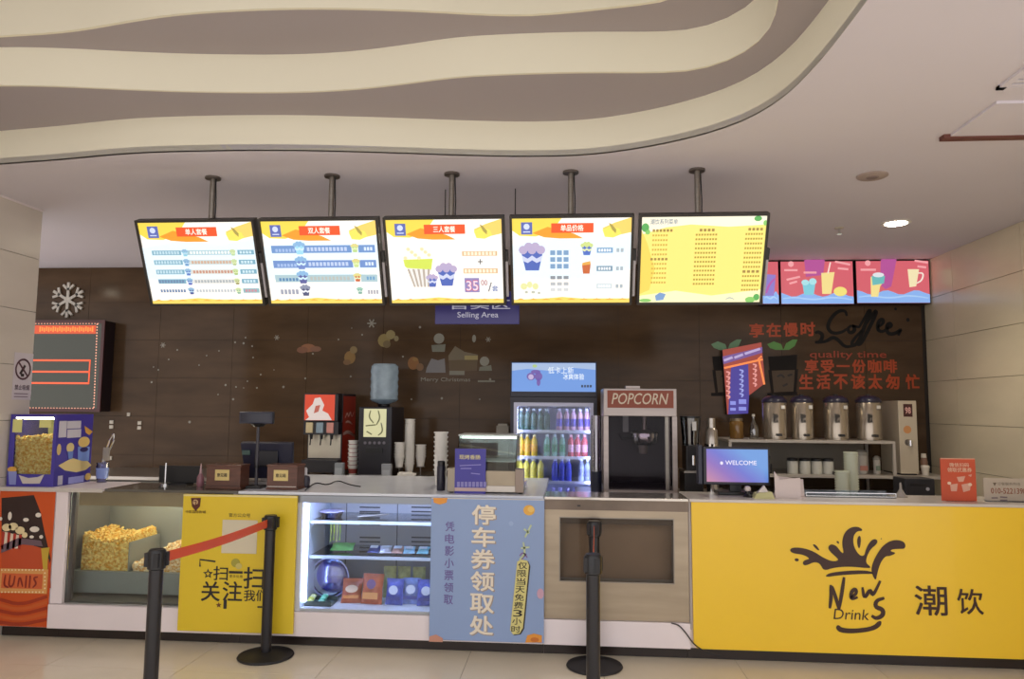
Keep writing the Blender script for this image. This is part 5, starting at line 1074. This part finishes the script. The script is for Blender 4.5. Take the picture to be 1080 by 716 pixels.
P.text('低卡上新', 578, 387, 605, 394, mat('e6f0fa', .3, em=.9), t, 2.3, .01); P.text('冰爽体验', 594, 394, 616, 400.5, mat('eef6fc', .3, em=.9), t, 2.3, .01); P.rects([(613 + 3*k, 406, 615 + 3*k, 408.5) for k in range(4)], 'small_print', mat('3a4a6a', .3), t, 2.3)
MB().bars(x0 + .03, x1 - .03, .1, zd - .005, y0, y0 + .028, .03).build('door_frame', mat('b4b6cc', .3, .2), t); MB().box(x0 + .06, x1 - .06, y0 + .01, y0 + .016, .13, zd - .035).build('door_glass', GLASS, t); MB().box(x0 + .036, x0 + .05, y0 - .03, y0 - .001, .9, 1.2).build('handle', BLACK, t, bevel=.004)
for X in (x0 + .045, x1 - .055): MB().box(X - .004, X + .014, y0 + .035, y0 + .05, .2, zd - .03).build('light_tube', mat('c4caff', em=38), t)
shelf_z = [zof(585, y, 6.3) for y in (454.5, 481.5, 507)]
for z in shelf_z + [shelf_z[2] - .24, shelf_z[2] - .48]: MB().box(x0 + .04, x1 - .04, y0 + .06, y1 - .05, z - .008, z).build('shelf', mat('dfe2f4', .3), t); MB().box(x0 + .04, x1 - .04, y0 + .054, y0 + .06, z - .012, z + .012).build('price_rail', mat('eceefa', .3), t)
def bottle(label, group, x, y, z, liquid, capc, lab, h=.185, r=.027):
    t = thing('drink_bottle', label, 'bottle', (x, y, z), group)
    MB().lathe([(r*.85, 0), (r, .008), (r, h*.3), (r*.95, h*.4), (r, h*.52), (r, h*.68), (r*.85, h*.77), (r*.46, h*.85), (r*.42, h*.92)], x, y, 14, cz=z).build('body', mat(liquid, .15, coat=.4), t, smooth=True)
    MB().lathe([(r*.56, h*.9), (r*.56, h), (r*.48, h*1.005)], x, y, 12, cz=z).build('cap', mat(capc, .4), t, smooth=True)
    MB().lathe([(r*1.015, h*.22), (r*1.015, h*.56)], x, y, 14, cz=z).build('label', mat(lab, .4, noise=.3, scale=60), t, smooth=True)
rows = [(0, 'top', [('dark green', 'green bottles', [549.5, 556.2, 563, 570, 576.5], '4f6a5a', 'c9d4d0', '3a5a4a'), ('pale violet labelled', 'violet bottles', [590, 597.5, 604.5, 611.8, 619], 'c49aa4', 'e0dce8', '5a4a9a')]),
        (1, 'second', [('yellow', 'yellow bottles', [549.5, 556.2, 563.5], 'd9b437', 'e8dc9a', 'e0a83a'), ('green and white', 'green white bottles', [577, 585, 593], '7fae94', 'd6e4e0', '3f8a5a'), ('red', 'red bottles', [602, 609.2, 616.5], 'c4555a', 'e6b0b4', 'd8a0b0')]),
        (2, 'third', [('yellow', 'yellow bottles', [549, 555.5, 562.7, 570.2], 'ded04a', 'eae6c4', 'c9b83a'), ('dark blue', 'blue bottles', [585.5, 592.5, 599.5], '4048b0', 'd0d4f4', '30389a'), ('clear', 'clear bottles', [613, 620], 'a8b4c8', 'dfe4f0', '8a94b8')]),
        (3, 'bottom visible', [('lilac capped yellow', 'lilac capped bottles', [556.5, 564.5, 572.5], 'c9c27a', 'b4a8e0', 'a8a0d4'), ('violet', 'violet bottles', [583.5, 591, 598.5, 606, 613.5], '7a72cc', 'c4c0f0', '8f88dc')])]
zs_all = shelf_z + [shelf_z[2] - .24]
zrow = [shelf_z[0], shelf_z[1], shelf_z[2], shelf_z[2] - .24]
for ri, rn, grp in rows:
    for (col, g, xs, lq, cp, lb) in grp:
        for k, xx in enumerate(xs):
            X = at(xx, 470, Y=6.27).x; X = min(max(X, x0 + .075), x1 - .075)
            bottle('%s %s bottle from the left on the fridge\'s %s shelf' % (ORD[k], col, rn), '%s on the %s fridge shelf' % (g, rn), X, 6.27, zrow[ri] + .001, lq, cp, lb)
p = at(530.5, 457, Y=6.55); t = thing('carton', 'small grey carton seen above the glass warmer beside the fridge', 'carton', (p.x, 6.55, ZBK)); MB().box(p.x - .055, p.x + .055, 6.5, 6.6, ZBK, zof(530, 449, 6.5)).build('body', mat('8a857c', .5), t, bevel=.003); MB().box(p.x - .04, p.x + .04, 6.499, 6.601, zof(530, 449, 6.5), zof(530, 447, 6.5)).build('lid', mat('9c978d', .5), t)

# ---- popcorn popper on its table
t = thing('machine_table', 'steel work table behind the counter carrying the popcorn popper', 'table', (.55, 5.7, 0))
MB().box(.05, 1.12, 5.38, 5.98, .85, .88).build('top', STEEL, t, bevel=.003)
for X in (.08, 1.06):
    for Y in (5.42, 5.92): MB().box(X, X + .03, Y, Y + .03, 0.001, .85).build('leg', STEELD, t)
a = at(636.5, 409.5, Y=5.45); b = at(715, 520, Y=5.45); x0, x1, z1, z0 = a.x, b.x, a.z, .881; y0, y1 = 5.45, 5.92
t = thing('popcorn_popper', 'steel popcorn popper with an orange POPCORN header and hanging kettle', 'popcorn machine', ((x0+x1)/2, 5.7, z0))
zh = zof(675, 439, y0); zg = zof(675, 517, y0); PST = mat('a79c97', .32, .6, noise=.08, scale=3, stretch=(1, 1, 12))
MB().box(x0, x1, y0, y1, z0, zg).build('base', PST, t, bevel=.003); MB().box(x0, x1, y0, y1, zh, z1).build('header', PST, t, bevel=.004)
for X in (x0, x1 - .035):
    for Y in (y0, y1 - .035): MB().box(X, X + .035, Y, Y + .035, zg, zh).build('post', PST, t)
MB().box(x0 + .035, x1 - .035, y1 - .02, y1 - .005, zg, zh).build('back_panel', mat('2c272a', .4), t); MB().box(x0 + .008, x0 + .012, y0 + .035, y1 - .035, zg, zh).build('side_glass', GLASS, t); MB().box(x1 - .012, x1 - .008, y0 + .035, y1 - .035, zg, zh).build('side_glass', GLASS, t)
xm = (x0+x1)/2; MB().box(x0 + .037, x1 - .085, y0 + .008, y0 + .012, zg + .01, zh - .005).build('door_glass', glass('e2dde2', 1.22, .03), t); MB().box(x1 - .085, x1 - .06, y0 + .004, y0 + .02, zg + .005, zh).build('door_stile', STEELD, t)
P = front(y0 - .0006); P.rects([(640.5, 411.5, 710.5, 430.5)], 'sign_panel', mat('93390f', .35, em=.35), t, .3); P.text('POPCORN', 646, 414.5, 704, 426.5, mat('e6d0b4', .4, em=.35), t, 1.3, .01, shear=.18)
zk = zof(680, 470, 5.65); kx = at(680, 460, Y=5.65).x
k_ = MB().lathe([(.05, 0), (.085, .01), (.1, .03), (.105, .09), (.1, .1)], kx, 5.68, 24, cz=zk).build('kettle', CHROME, t, smooth=True); MB().lathe([(.102, .1), (.06, .115), (.02, .12)], kx, 5.68, 24, cz=zk).build('kettle_lid', STEEL, k_, smooth=True); MB().tube([(kx - .1, 5.67, zk + .06), (kx - .17, 5.65, zk + .05), (kx - .19, 5.64, zk + .09)], .01, 8).build('kettle_handle', BLACK, k_)
MB().cyl(kx, 5.68, zk + .12, zh, .018).build('hanger_rod', STEELD, t, smooth=True); MB().box(kx - .16, kx - .12, 5.66, 5.7, zk + .1, zh).build('hanger_arm', mat('9aa39a', .4), t); MB().cyl(kx - .01, 5.68, zk - .06, zk, .03, .04).build('drop_spout', STEEL, t, smooth=True)
MB().box(x0 + .04, x1 - .04, y0 + .03, y1 - .03, zg, zg + .012).build('tray', mat('4a4446', .3, .4), t); P.text('POPCORN', 1, 1, 2, 2, INK, t, 1) if False else None
MB().box(at(660, 408, Y=5.5).x, at(675, 408, Y=5.5).x, 5.5, 5.6, z1, z1 + .02).build('vent_cap', PST, t)
p = at(629.5, 500, Y=5.5); zq = .881; t = thing('cup_tube', 'clear cup tube with pinkish glints on a dark stand left of the popper', 'cup dispenser', (p.x, 5.6, zq))
MB().cyl(p.x, 5.6, zq, zof(631, 497, 5.6), .04, n=20).build('stand', NAVY, t, smooth=True); MB().cyl(p.x, 5.6, zof(631, 497, 5.6), zof(631, 438, 5.6), .037, n=20).build('tube', glass('c9b8d4', 1.5, .1, .25), t, smooth=True)
# ---- coffee grinder
a = at(718.5, 440, Y=5.55); b = at(741, 520, Y=5.55); x0, x1 = a.x + .01, b.x; zq = .881; t = thing('coffee_grinder', 'black coffee grinder with clear hopper between the popper and the till screen', 'grinder', ((x0+x1)/2, 5.6, zq)); xm = (x0+x1)/2
MB().box(x0, x1, 5.5, 5.75, zq, zof(730, 498, 5.55)).build('base', BLACK, t, bevel=.005); MB().box(x0 - .004, x1 + .004, 5.49, 5.76, zof(730, 498, 5.55), zof(730, 496, 5.55)).build('plate', STEEL, t); MB().box(x0 + .02, x1 - .02, 5.53, 5.74, zof(730, 496, 5.55), zof(730, 470, 5.55)).build('body', mat('221f22', .3), t, bevel=.005); MB().cyl(xm, 5.63, zof(730, 470, 5.55), zof(730, 441, 5.55), .06, .075).build('hopper', glass('6a6068', 1.5, .08, .15), t, smooth=True); MB().cyl(xm, 5.63, zof(730, 441, 5.55), zof(730, 439, 5.55), .078).build('hopper_lid', BLACK, t, smooth=True)
MB().box(xm + .0, xm + .03, 5.546, 5.549, zof(730, 454, 5.55), zof(730, 444.5, 5.55)).build('tag', mat('d9d8d4', .4), t); MB().cyl(xm, 5.515, zof(730, 490, 5.55), zof(730, 480, 5.55), .012).build('spout', CHROME, t)

# ================================================================== RIGHT BACK SHELF
Ys = 6.3; zt = zof(860, 464.5, Ys); zm = zof(860, 501, Ys); xl_, xr_ = at(769, 480, Y=Ys).x, at(945, 480, Y=Ys).x; xe = XR - .1
t = thing('bar_shelf', 'white metal bar shelf with steel urns against the back wall', 'shelf', ((xl_+xe)/2, 6.55, 0))
SH = mat('b5aea6', .4, .2)
MB().box(xl_, xr_, Ys, YB - .006, zt - .022, zt).build('upper_shelf', SH, t, bevel=.002); MB().box(xl_, xe, Ys, YB - .006, zm - .022, zm).build('middle_shelf', SH, t, bevel=.002); MB().box(xl_, xe, Ys - .02, YB - .006, .78, .8).build('lower_shelf', mat('a39c94', .4, .2), t)
for X in (xl_, xr_ - .022):
    for Y in (Ys, YB - .04): MB().box(X, X + .022, Y, Y + .022, 0.001, zt - .022).build('upright', SH, t)
MB().box(xe - .022, xe, Ys, Ys + .022, 0.001, zm - .022).build('upright', SH, t); MB().box(xl_ + .03, xr_ - .03, YB - .02, YB - .008, zm, zt - .03).build('back_panel', mat('8f887c', .4), t)
URN = mat('b0a596', .22, .75, noise=.06, scale=4, stretch=(30, 30, 1))
for k, (c, lab) in enumerate(((817.5, 'leftmost steel drinks urn with black lid on the bar shelf'), (846.5, 'second steel drinks urn from the left on the bar shelf'), (882.5, 'third steel drinks urn from the left, beside the wider gap'), (917, 'rightmost steel drinks urn, nearest the tall water heater'))):
    p = at(c, 462, Y=6.5); r = .1 if k in (0, 2, 3) else .092; z = zt + .001; hU = zof(c, 425, 6.42) - z
    t = thing('drinks_urn', lab, 'urn', (p.x, 6.5, z), 'steel drinks urns')
    MB().lathe([(r*.94, .0), (r*.94, .012), (r, .014), (r, hU), (r*.97, hU + .004)], p.x, 6.5, 28, cz=z).build('drum', URN, t, smooth=True); MB().lathe([(r*.99, 0), (r*1.03, .004), (r*1.02, .02), (r*.8, .045), (r*.5, .058), (.02, .06)], p.x, 6.5, 28, cz=z + hU + .004).build('lid', mat('26243a', .3), t, smooth=True); MB().cyl(p.x, 6.5, z + hU + .062, z + hU + .075, .02).build('knob', BLACK, t, smooth=True)
    Pq = front(6.5 - r - .0015); Pq.text('潮饮', *(lambda q: (q[0] - .02, q[1] + .045, q[0] + .022, q[1] - .03))(Pq.uv(c + .5, 442)), mat('2c2824', .4), t, .5, .03, px=False); MB().box(p.x + .03, p.x + .06, 6.5 - r - .005, 6.5 - r*.8, z + hU - .05, z + hU - .02).build('clasp', mat('d0ccc4', .3, .5), t, bevel=.003)
    MB().box(p.x - .02, p.x + .02, 6.5 - r - .045, 6.5 - r + .01, z + .03, z + .05).build('tap', BLACK, t, bevel=.004)
# jars at the left end of the shelf top
p = at(751, 462, Y=6.4); z = zof(751, 470, 6.4); zj = zt + .001; X = at(778, 462, Y=6.45).x
X = at(777, 462, Y=6.5).x; t = thing('amber_jar', 'amber glass jar at the left end of the bar shelf', 'jar', (X, 6.5, zj)); MB().lathe([(.055, 0), (.06, .01), (.06, .13), (.05, .15)], X, 6.5, 20, cz=zj).build('jar', mat('7a5a2c', .15, coat=.3), t, smooth=True); MB().lathe([(.052, .15), (.052, .172)], X, 6.5, 20, cz=zj).build('lid', mat('8a7a5c', .3, .4), t, smooth=True)
X = at(795, 462, Y=6.4).x; t = thing('syrup_bottle', 'pale glass syrup bottle standing between the amber jar and the first urn', 'bottle', (X, 6.4, zj)); MB().lathe([(.036, 0), (.04, .01), (.04, .1), (.014, .15), (.012, .19)], X, 6.4, 18, cz=zj).build('bottle', glass('b4aca4', 1.5, .05, .25), t, smooth=True); MB().lathe([(.014, .19), (.012, .21)], X, 6.4, 12, cz=zj).build('cap', mat('c9c4bc', .3), t, smooth=True)
X = at(751, 470, Y=5.6).x; zq = .881; t = thing('shaker', 'tall steel cocktail shaker behind the till screen', 'shaker', (X, 5.62, zq)); zt_s = zof(751, 441, 5.6) - zq; MB().lathe([(.04, 0), (.05, zt_s*.62), (.052, zt_s*.66)], X, 5.62, 22, cz=zq).build('cup', CHROME, t, smooth=True); MB().lathe([(.05, zt_s*.66), (.044, zt_s*.84), (.03, zt_s*.87), (.03, zt_s)], X, 5.62, 22, cz=zq).build('cap', STEEL, t, smooth=True)
# middle shelf goods
for k, c in enumerate((836, 849, 861.5, 873.5)):
    X = at(c, 498, Y=6.42).x; t = thing('shelf_canister', '%s white canister with black lid from the left on the middle bar shelf' % ORD[k], 'canister', (X, 6.42, zm + .001), 'white canisters'); MB().lathe([(.042, 0), (.044, .006), (.044, .1), (.038, .108)], X, 6.42, 18, cz=zm + .001).build('can', mat('c9c9c0', .4), t, smooth=True); MB().lathe([(.045, .106), (.045, .126), (.035, .13)], X, 6.42, 18, cz=zm + .001).build('lid', BLACK, t, smooth=True)
X = at(888, 499, Y=6.36).x; t = thing('black_tray', 'stack of flat black trays right of the white canisters', 'tray', (X, 6.38, zm + .001))
for k in range(3): MB().box(X - .07, X + .05, 6.33, 6.47, zm + .001 + .009*k, zm + .008 + .009*k).build('tray', BLACK, t)
for c, w_, h_, hx, nm, lab in ((909, .1, .2, 'c4bfb4', 'plastic_tub', 'white plastic tub on the middle bar shelf behind the green cups'), (925, .055, .15, 'd0cbc0', 'squeeze_bottle', 'white squeeze bottle on the middle bar shelf')):
    X = at(c, 498, Y=6.5).x; t = thing(nm, lab, 'container', (X, 6.5, zm + .001)); MB().lathe([(w_*.46, 0), (w_*.5, .01), (w_*.5, h_*.75), (w_*.3, h_*.85)], X, 6.5, 18, cz=zm + .001).build('body', mat(hx, .35), t, smooth=True); MB().lathe([(w_*.52, h_*.78), (w_*.52, h_*.9), (w_*.2, h_)], X, 6.5, 18, cz=zm + .001).build('lid', mat('a8a49a', .4), t, smooth=True)
    MB().box(X - w_*.3, X + w_*.3, 6.5 - w_*.5 - .0015, 6.5 - w_*.4, zm + .03, zm + .07).build('sticker', mat('c98a7a' if w_ > .06 else '8a9a8a', .4), t)
X = at(806, 498, Y=6.42).x; t = thing('blender_base', 'dark blender base on the middle bar shelf below the first urn', 'blender', (X, 6.45, zm + .001)); MB().box(X - .06, X + .06, 6.39, 6.52, zm + .001, zm + .08).build('base', BLACK, t, bevel=.008); MB().lathe([(.05, .08), (.06, .13)], X, 6.455, 18, cz=zm).build('jug', glass('8a8480', 1.5, .06, .2), t, smooth=True); MB().cyl(X, 6.455, zm + .13, zm + .142, .062).build('lid', BLACK, t, smooth=True)
for c, n, y_, top in ((889, 7, 5.05, 505), (899, 12, 5.1, 487)):
    pass
zcs = .88
t = thing('prep_table', 'low steel prep table between the drinks counter and the bar shelf', 'table', (2.1, 5.4, 0)); MB().box(1.2, 3.05, 5.15, 5.75, .85, .88).build('top', mat('b4ada6', .3, .4), t, bevel=.003)
for X in (1.24, 2.98):
    for Y in (5.2, 5.68): MB().box(X, X + .03, Y, Y + .03, .001, .85).build('leg', STEELD, t)
GC = mat('c9cdb8', .5); GB = mat('5a7a62', .5)
X = at(888.5, 515, Y=5.3).x; cup_stack('green_cup', 'green striped paper cup nested in the shorter stack on the prep table', 'shorter green cup stack', X, 5.3, zcs + .001, 8, .017, .033, .042, .085, GC, GB)
X = at(899.5, 515, Y=5.36).x; cup_stack('green_cup', 'green striped paper cup nested in the taller stack on the prep table', 'taller green cup stack', X, 5.38, zcs + .001, 15, .0175, .033, .042, .085, GC, GB)
# water heater
Yh = 6.42; a = at(947, 422.5, Y=Yh); b = at(969.5, 500, Y=Yh); t = thing('water_heater', 'tall beige water heater with a small red display at the right end of the shelf', 'water heater', ((a.x+b.x)/2, 6.6, zm + .001)); WHM = mat('c4b8a4', .4, .15)
MB().box(a.x, b.x, Yh, 6.8, zm + .012, a.z).build('body', WHM, t, bevel=.004); MB().box(a.x + .01, b.x - .01, Yh + .02, 6.78, zm + .001, zm + .012).build('foot', BLACKM, t); P = front(Yh - .0006); P.rects([(952.5, 426, 962.5, 439.5)], 'display', mat('5a2420', .25, em=.15), t, .3); P.text('98', 954.5, 429.5, 960.5, 436, mat('e0a494', .4, em=.4), t, 1.3, .03); P.ell([(957, 453, 4.2, 4.2)], 'logo', mat('c98e5a', .4), t, .3, 16); P.ell([(957.5, 466.5, 3.4, 3.4)], 'dial', mat('7d746a', .3, .6), t, .3, 16); MB().cyl((a.x+b.x)/2, Yh - .03, zof(957, 470, Yh), zof(957, 464, Yh), .016).build('tap', CHROME, t, smooth=True); MB().box((a.x+b.x)/2 - .008, (a.x+b.x)/2 + .008, Yh - .03, Yh, zof(957, 468, Yh), zof(957, 465, Yh)).build('tap_stem', CHROME, t)
for k, (c, h_, hx, lab) in enumerate(((973, .08, 'd6cfc4', 'squat white cup right of the water heater'), (979, .17, '8a6a58', 'small brown bottle in the corner right of the water heater'))):
    X = min(at(c, 498, Y=6.5).x, XR - .16 + .06*k); X = min(X, xe - .04); t = thing('corner_cup' if k == 0 else 'corner_bottle', lab, 'cup' if k == 0 else 'bottle', (X, 6.45 + .12*k, zm + .001)); MB().lathe([(.025, 0), (.03, h_*.6), (.02 if k else .033, h_*.8)], X, 6.45 + .12*k, 16, cz=zm + .001).build('body', mat(hx, .4), t, smooth=True); MB().lathe([(.022 if k else .034, h_*.8), (.018 if k else .03, h_)], X, 6.45 + .12*k, 16, cz=zm + .001).build('lid', mat('e0dad0', .4), t, smooth=True)
a = at(951, 504, Y=5.5); b = at(983, 524, Y=5.5); t = thing('card_printer', 'dark boxy printer on the prep table below the water heater', 'printer', ((a.x+b.x)/2, 5.5, zcs)); MB().box(a.x, b.x, 5.45, 5.65, zcs + .001, a.z).build('body', mat('26272d', .4), t, bevel=.006); MB().box(a.x + .03, b.x - .06, 5.448, 5.4505, a.z - .05, a.z - .035).build('slot', BLACK, t); MB().lathe([(.012, 0), (.012, .004)], b.x - .05, 5.45, 12, 'y', a.z - .07).build('button', mat('b4b8c4', .3), t)

# ================================================================== RIGHT FRONT COUNTER THINGS
Ym = 4.84; a = at(741.5, 471, Y=Ym); b = at(812.5, 512, Y=Ym); t = thing('till_touchscreen', 'till touchscreen glowing blue and pink with the word WELCOME', 'monitor', ((a.x+b.x)/2, 4.9, ZS))
x0, x1, z0, z1 = a.x, b.x, b.z, a.z
MB().box(x0, x1, Ym, Ym + .035, z0, z1).build('shell', mat('20202c', .35), t, bevel=.005)
sm = bpy.data.materials.new('welcome_screen'); sm.use_nodes = True; nt = sm.node_tree; bs = nt.nodes['Principled BSDF']; tc = nt.nodes.new('ShaderNodeTexCoord'); mp = nt.nodes.new('ShaderNodeMapping'); mp.inputs['Rotation'].default_value = (0, R(35), 0); gr = nt.nodes.new('ShaderNodeTexGradient'); rp = nt.nodes.new('ShaderNodeValToRGB')
nt.links.new(tc.outputs['Generated'], mp.inputs[0]); nt.links.new(mp.outputs[0], gr.inputs[0]); nt.links.new(gr.outputs[0], rp.inputs[0]); nt.links.new(rp.outputs[0], bs.inputs['Emission Color']); bs.inputs['Emission Strength'].default_value = .85; bs.inputs['Base Color'].default_value = (.05, .05, .08, 1); bs.inputs['Roughness'].default_value = .2
e = rp.color_ramp.elements; e[0].color = lin('d08aa0'); e[0].position = .0; e[1].color = lin('6aa0e6'); e[1].position = 1.0; q = e.new(.4); q.color = lin('8f6ac0'); q = e.new(.65); q.color = lin('6a72d4')
P = front(Ym - .0006); P.rects([(x0 + .02, z1 - .014, x1 - .012, z0 + .018)], 'screen', sm, t, .2, False); P.text('WELCOME', 765, 485.5, 798, 490.5, mat('e6e0f2', .4, em=.9), t, 1.3, .02); P.ell([(761, 488.3, 1.6, 1.8)], 'logo', mat('e6e0f2', .4, em=.9), t, 1.3, 12)
MB().box((x0+x1)/2 - .035, (x0+x1)/2 + .035, Ym + .036, Ym + .07, ZS + .02, z1 - .12).build('neck', BLACK, t); MB().box((x0+x1)/2 - .12, (x0+x1)/2 + .1, Ym - .02, Ym + .13, ZS + .0, ZS + .02).build('foot', BLACK, t, bevel=.005)
X = x0 - .03; MB().box(X - .0, X + .028, Ym + .01, Ym + .09, z0 + .0, z1 + .01).build('card_reader', mat('24263a', .35), t, bevel=.005)
p = at(787, 520, Y=4.78); t = thing('barcode_scanner', 'round white scanner knob on a dark foot below the till touchscreen', 'scanner', (p.x, 4.74, ZS)); MB().lathe([(.03, 0), (.026, .01), (.012, .02), (.012, .035)], p.x, 4.74, 16, cz=ZS).build('foot', BLACK, t, smooth=True); MB().lathe([(.006, .033), (.017, .04), (.02, .052), (.015, .064), (.004, .068)], p.x, 4.74, 16, cz=ZS).build('head', mat('cfc4c0', .35), t, smooth=True)
a = at(795, 521, Y=4.68); b = at(817, 529, Y=4.68); t = thing('tissue_pack', 'small greenish tissue pack in front of the till touchscreen', 'tissues', ((a.x+b.x)/2, 4.7, ZS)); MB().prism([(a.x, 4.67, ZS), (b.x, 4.67, ZS), (b.x - .015, 4.68, ZS + .04), (a.x + .02, 4.68, ZS + .03)], (0, .08, 0)).build('pack', mat('c4c08a', .5), t); MB().prism([(a.x + .03, 4.7, ZS + .034), (b.x - .03, 4.7, ZS + .036), ((a.x+b.x)/2 + .01, 4.71, ZS + .075)], (0, .02, 0)).build('tissue', mat('d8d0cc', .6), t)
a = at(817, 497, Y=4.72); b = at(845, 527, Y=4.72); x0, x1 = a.x, b.x; t = thing('receipt_stand', 'pale folded paper holder beside the till touchscreen', 'paper holder', ((x0+x1)/2, 4.74, ZS)); PAP = mat('d6c8c4', .6)
MB().prism([(x0, 4.72, ZS), (x1, 4.72, ZS), (x1, 4.73, zof(845, 504, 4.72)), (x0 + .035, 4.73, zof(826, 506, 4.72)), (x0, 4.73, zof(817, 497, 4.72))], (0, .004, 0)).build('front_sheet', PAP, t); MB().prism([(x0 + .01, 4.78, ZS), (x1 + .04, 4.78, ZS), (x1 + .03, 4.77, ZS + .11), (x0 + .02, 4.77, ZS + .13)], (0, .004, 0)).build('rear_sheet', PAP, t); MB().box(x0, x1 + .035, 4.724, 4.785, ZS, ZS + .006).build('base', PAP, t)
a = at(849, 521, Y=4.82); b = at(944, 527, Y=4.82); t = thing('acrylic_tray', 'long shallow clear tray on the drinks counter behind the yellow front', 'tray', ((a.x+b.x)/2, 4.85, ZS)); MB().box(a.x, b.x, 4.8, 4.95, ZS + .0005, ZS + .006).build('bottom', PLASTIC, t); MB().bars(a.x, b.x, ZS + .006, ZS + .03, 4.8, 4.804, .004).build('front_edge', CHROME, t); MB().box(a.x, b.x, 4.946, 4.95, ZS + .006, ZS + .03).build('back_edge', PLASTIC, t)
p = at(945, 524, Y=4.88); t = thing('small_funnel', 'small grey funnel standing at the end of the clear tray', 'funnel', (p.x + .03, 4.88, ZS)); MB().lathe([(.035, 0), (.03, .012), (.008, .05), (.006, .09)], p.x + .03, 4.88, 16, cz=ZS).build('cone', mat('9a938c', .4), t, smooth=True); MB().lathe([(.038, 0), (.038, .004)], p.x + .03, 4.88, 16, cz=ZS).build('rim', mat('8a837c', .4), t)
# orange standing sign and phone number sign
Yo = 4.72; a = at(991.5, 483, Y=Yo); b = at(1030.5, 530, Y=Yo); t = thing('orange_sign', 'orange standing card with pale characters on the drinks counter', 'card stand', ((a.x+b.x)/2, Yo, ZS)); MB().box(a.x, b.x, Yo, Yo + .006, ZS + .001, a.z).build('card', mat('c8502e', .4, noise=.06, scale=6), t); MB().box(a.x + .02, b.x - .02, Yo - .02, Yo + .05, ZS + .0001, ZS + .0008).build('foot', PLASTIC, t)
MB().box(a.x, b.x, Yo - .0005, Yo, a.z - .006, a.z).build('top_edge', mat('d8a48a', .4), t); P = front(Yo - .0007); P.text('微信扫码', 1001, 488, 1022, 492.5, mat('e6c4a8', .5), t, .3, .02); P.text('领取优惠券', 999, 493, 1025, 498, mat('e6c4a8', .5), t, .3, .02)
P.polys([[(1009, 503), (1018, 502), (1016, 508), (1011, 508)], [(1002, 511), (1010, 510), (1009, 518), (1003, 518)], [(1014, 511), (1024, 509), (1023, 517), (1016, 519)], [(1021, 501), (1025, 500), (1024, 503)]], 'picture', mat('d9a490', .5), t, .3); P.ell([(1001, 509.5, 2, 1.6), (1023, 511, 2, 1.6)], 'picture', mat('eccdb4', .5), t, 1.3)
Yp = 4.74; a = at(1037, 504, Y=Yp); b = at(1079, 533, Y=Yp); t = thing('phone_sign', 'clear standing sign with a telephone number at the right end of the counter', 'card stand', ((a.x+b.x)/2 + .06, Yp, ZS)); xb = min(b.x + .1, XR - .03)
MB().box(a.x, xb, Yp, Yp + .004, ZS + .001, a.z).build('sheet', mat('b9ac9c', .3), t); MB().box(a.x, xb, Yp - .03, Yp - .0005, ZS + .0005, ZS + .005).build('foot', PLASTIC, t); P = front(Yp - .0006)
P.text('010-52213988', 1045, 514.5, 1086, 521, mat('8a4a34', .5), t, .3, .02); P.text('订餐服务热线', 1052, 508.5, 1076, 512, mat('6a6256', .5), t, .3); P.strokes([[(1046, 525), (1052, 525)], [(1055, 524), (1062, 524.5)], [(1064, 529), (1080, 529)], [(1055, 527.5), (1062, 527.5)]], .008, 'small_print', mat('7a6a70', .5), t, .3, smooth=0, taper=False); P.polys([[(1047, 509), (1051, 509), (1049, 512.5)]], 'mark', mat('6a5a4a', .5), t, .3)
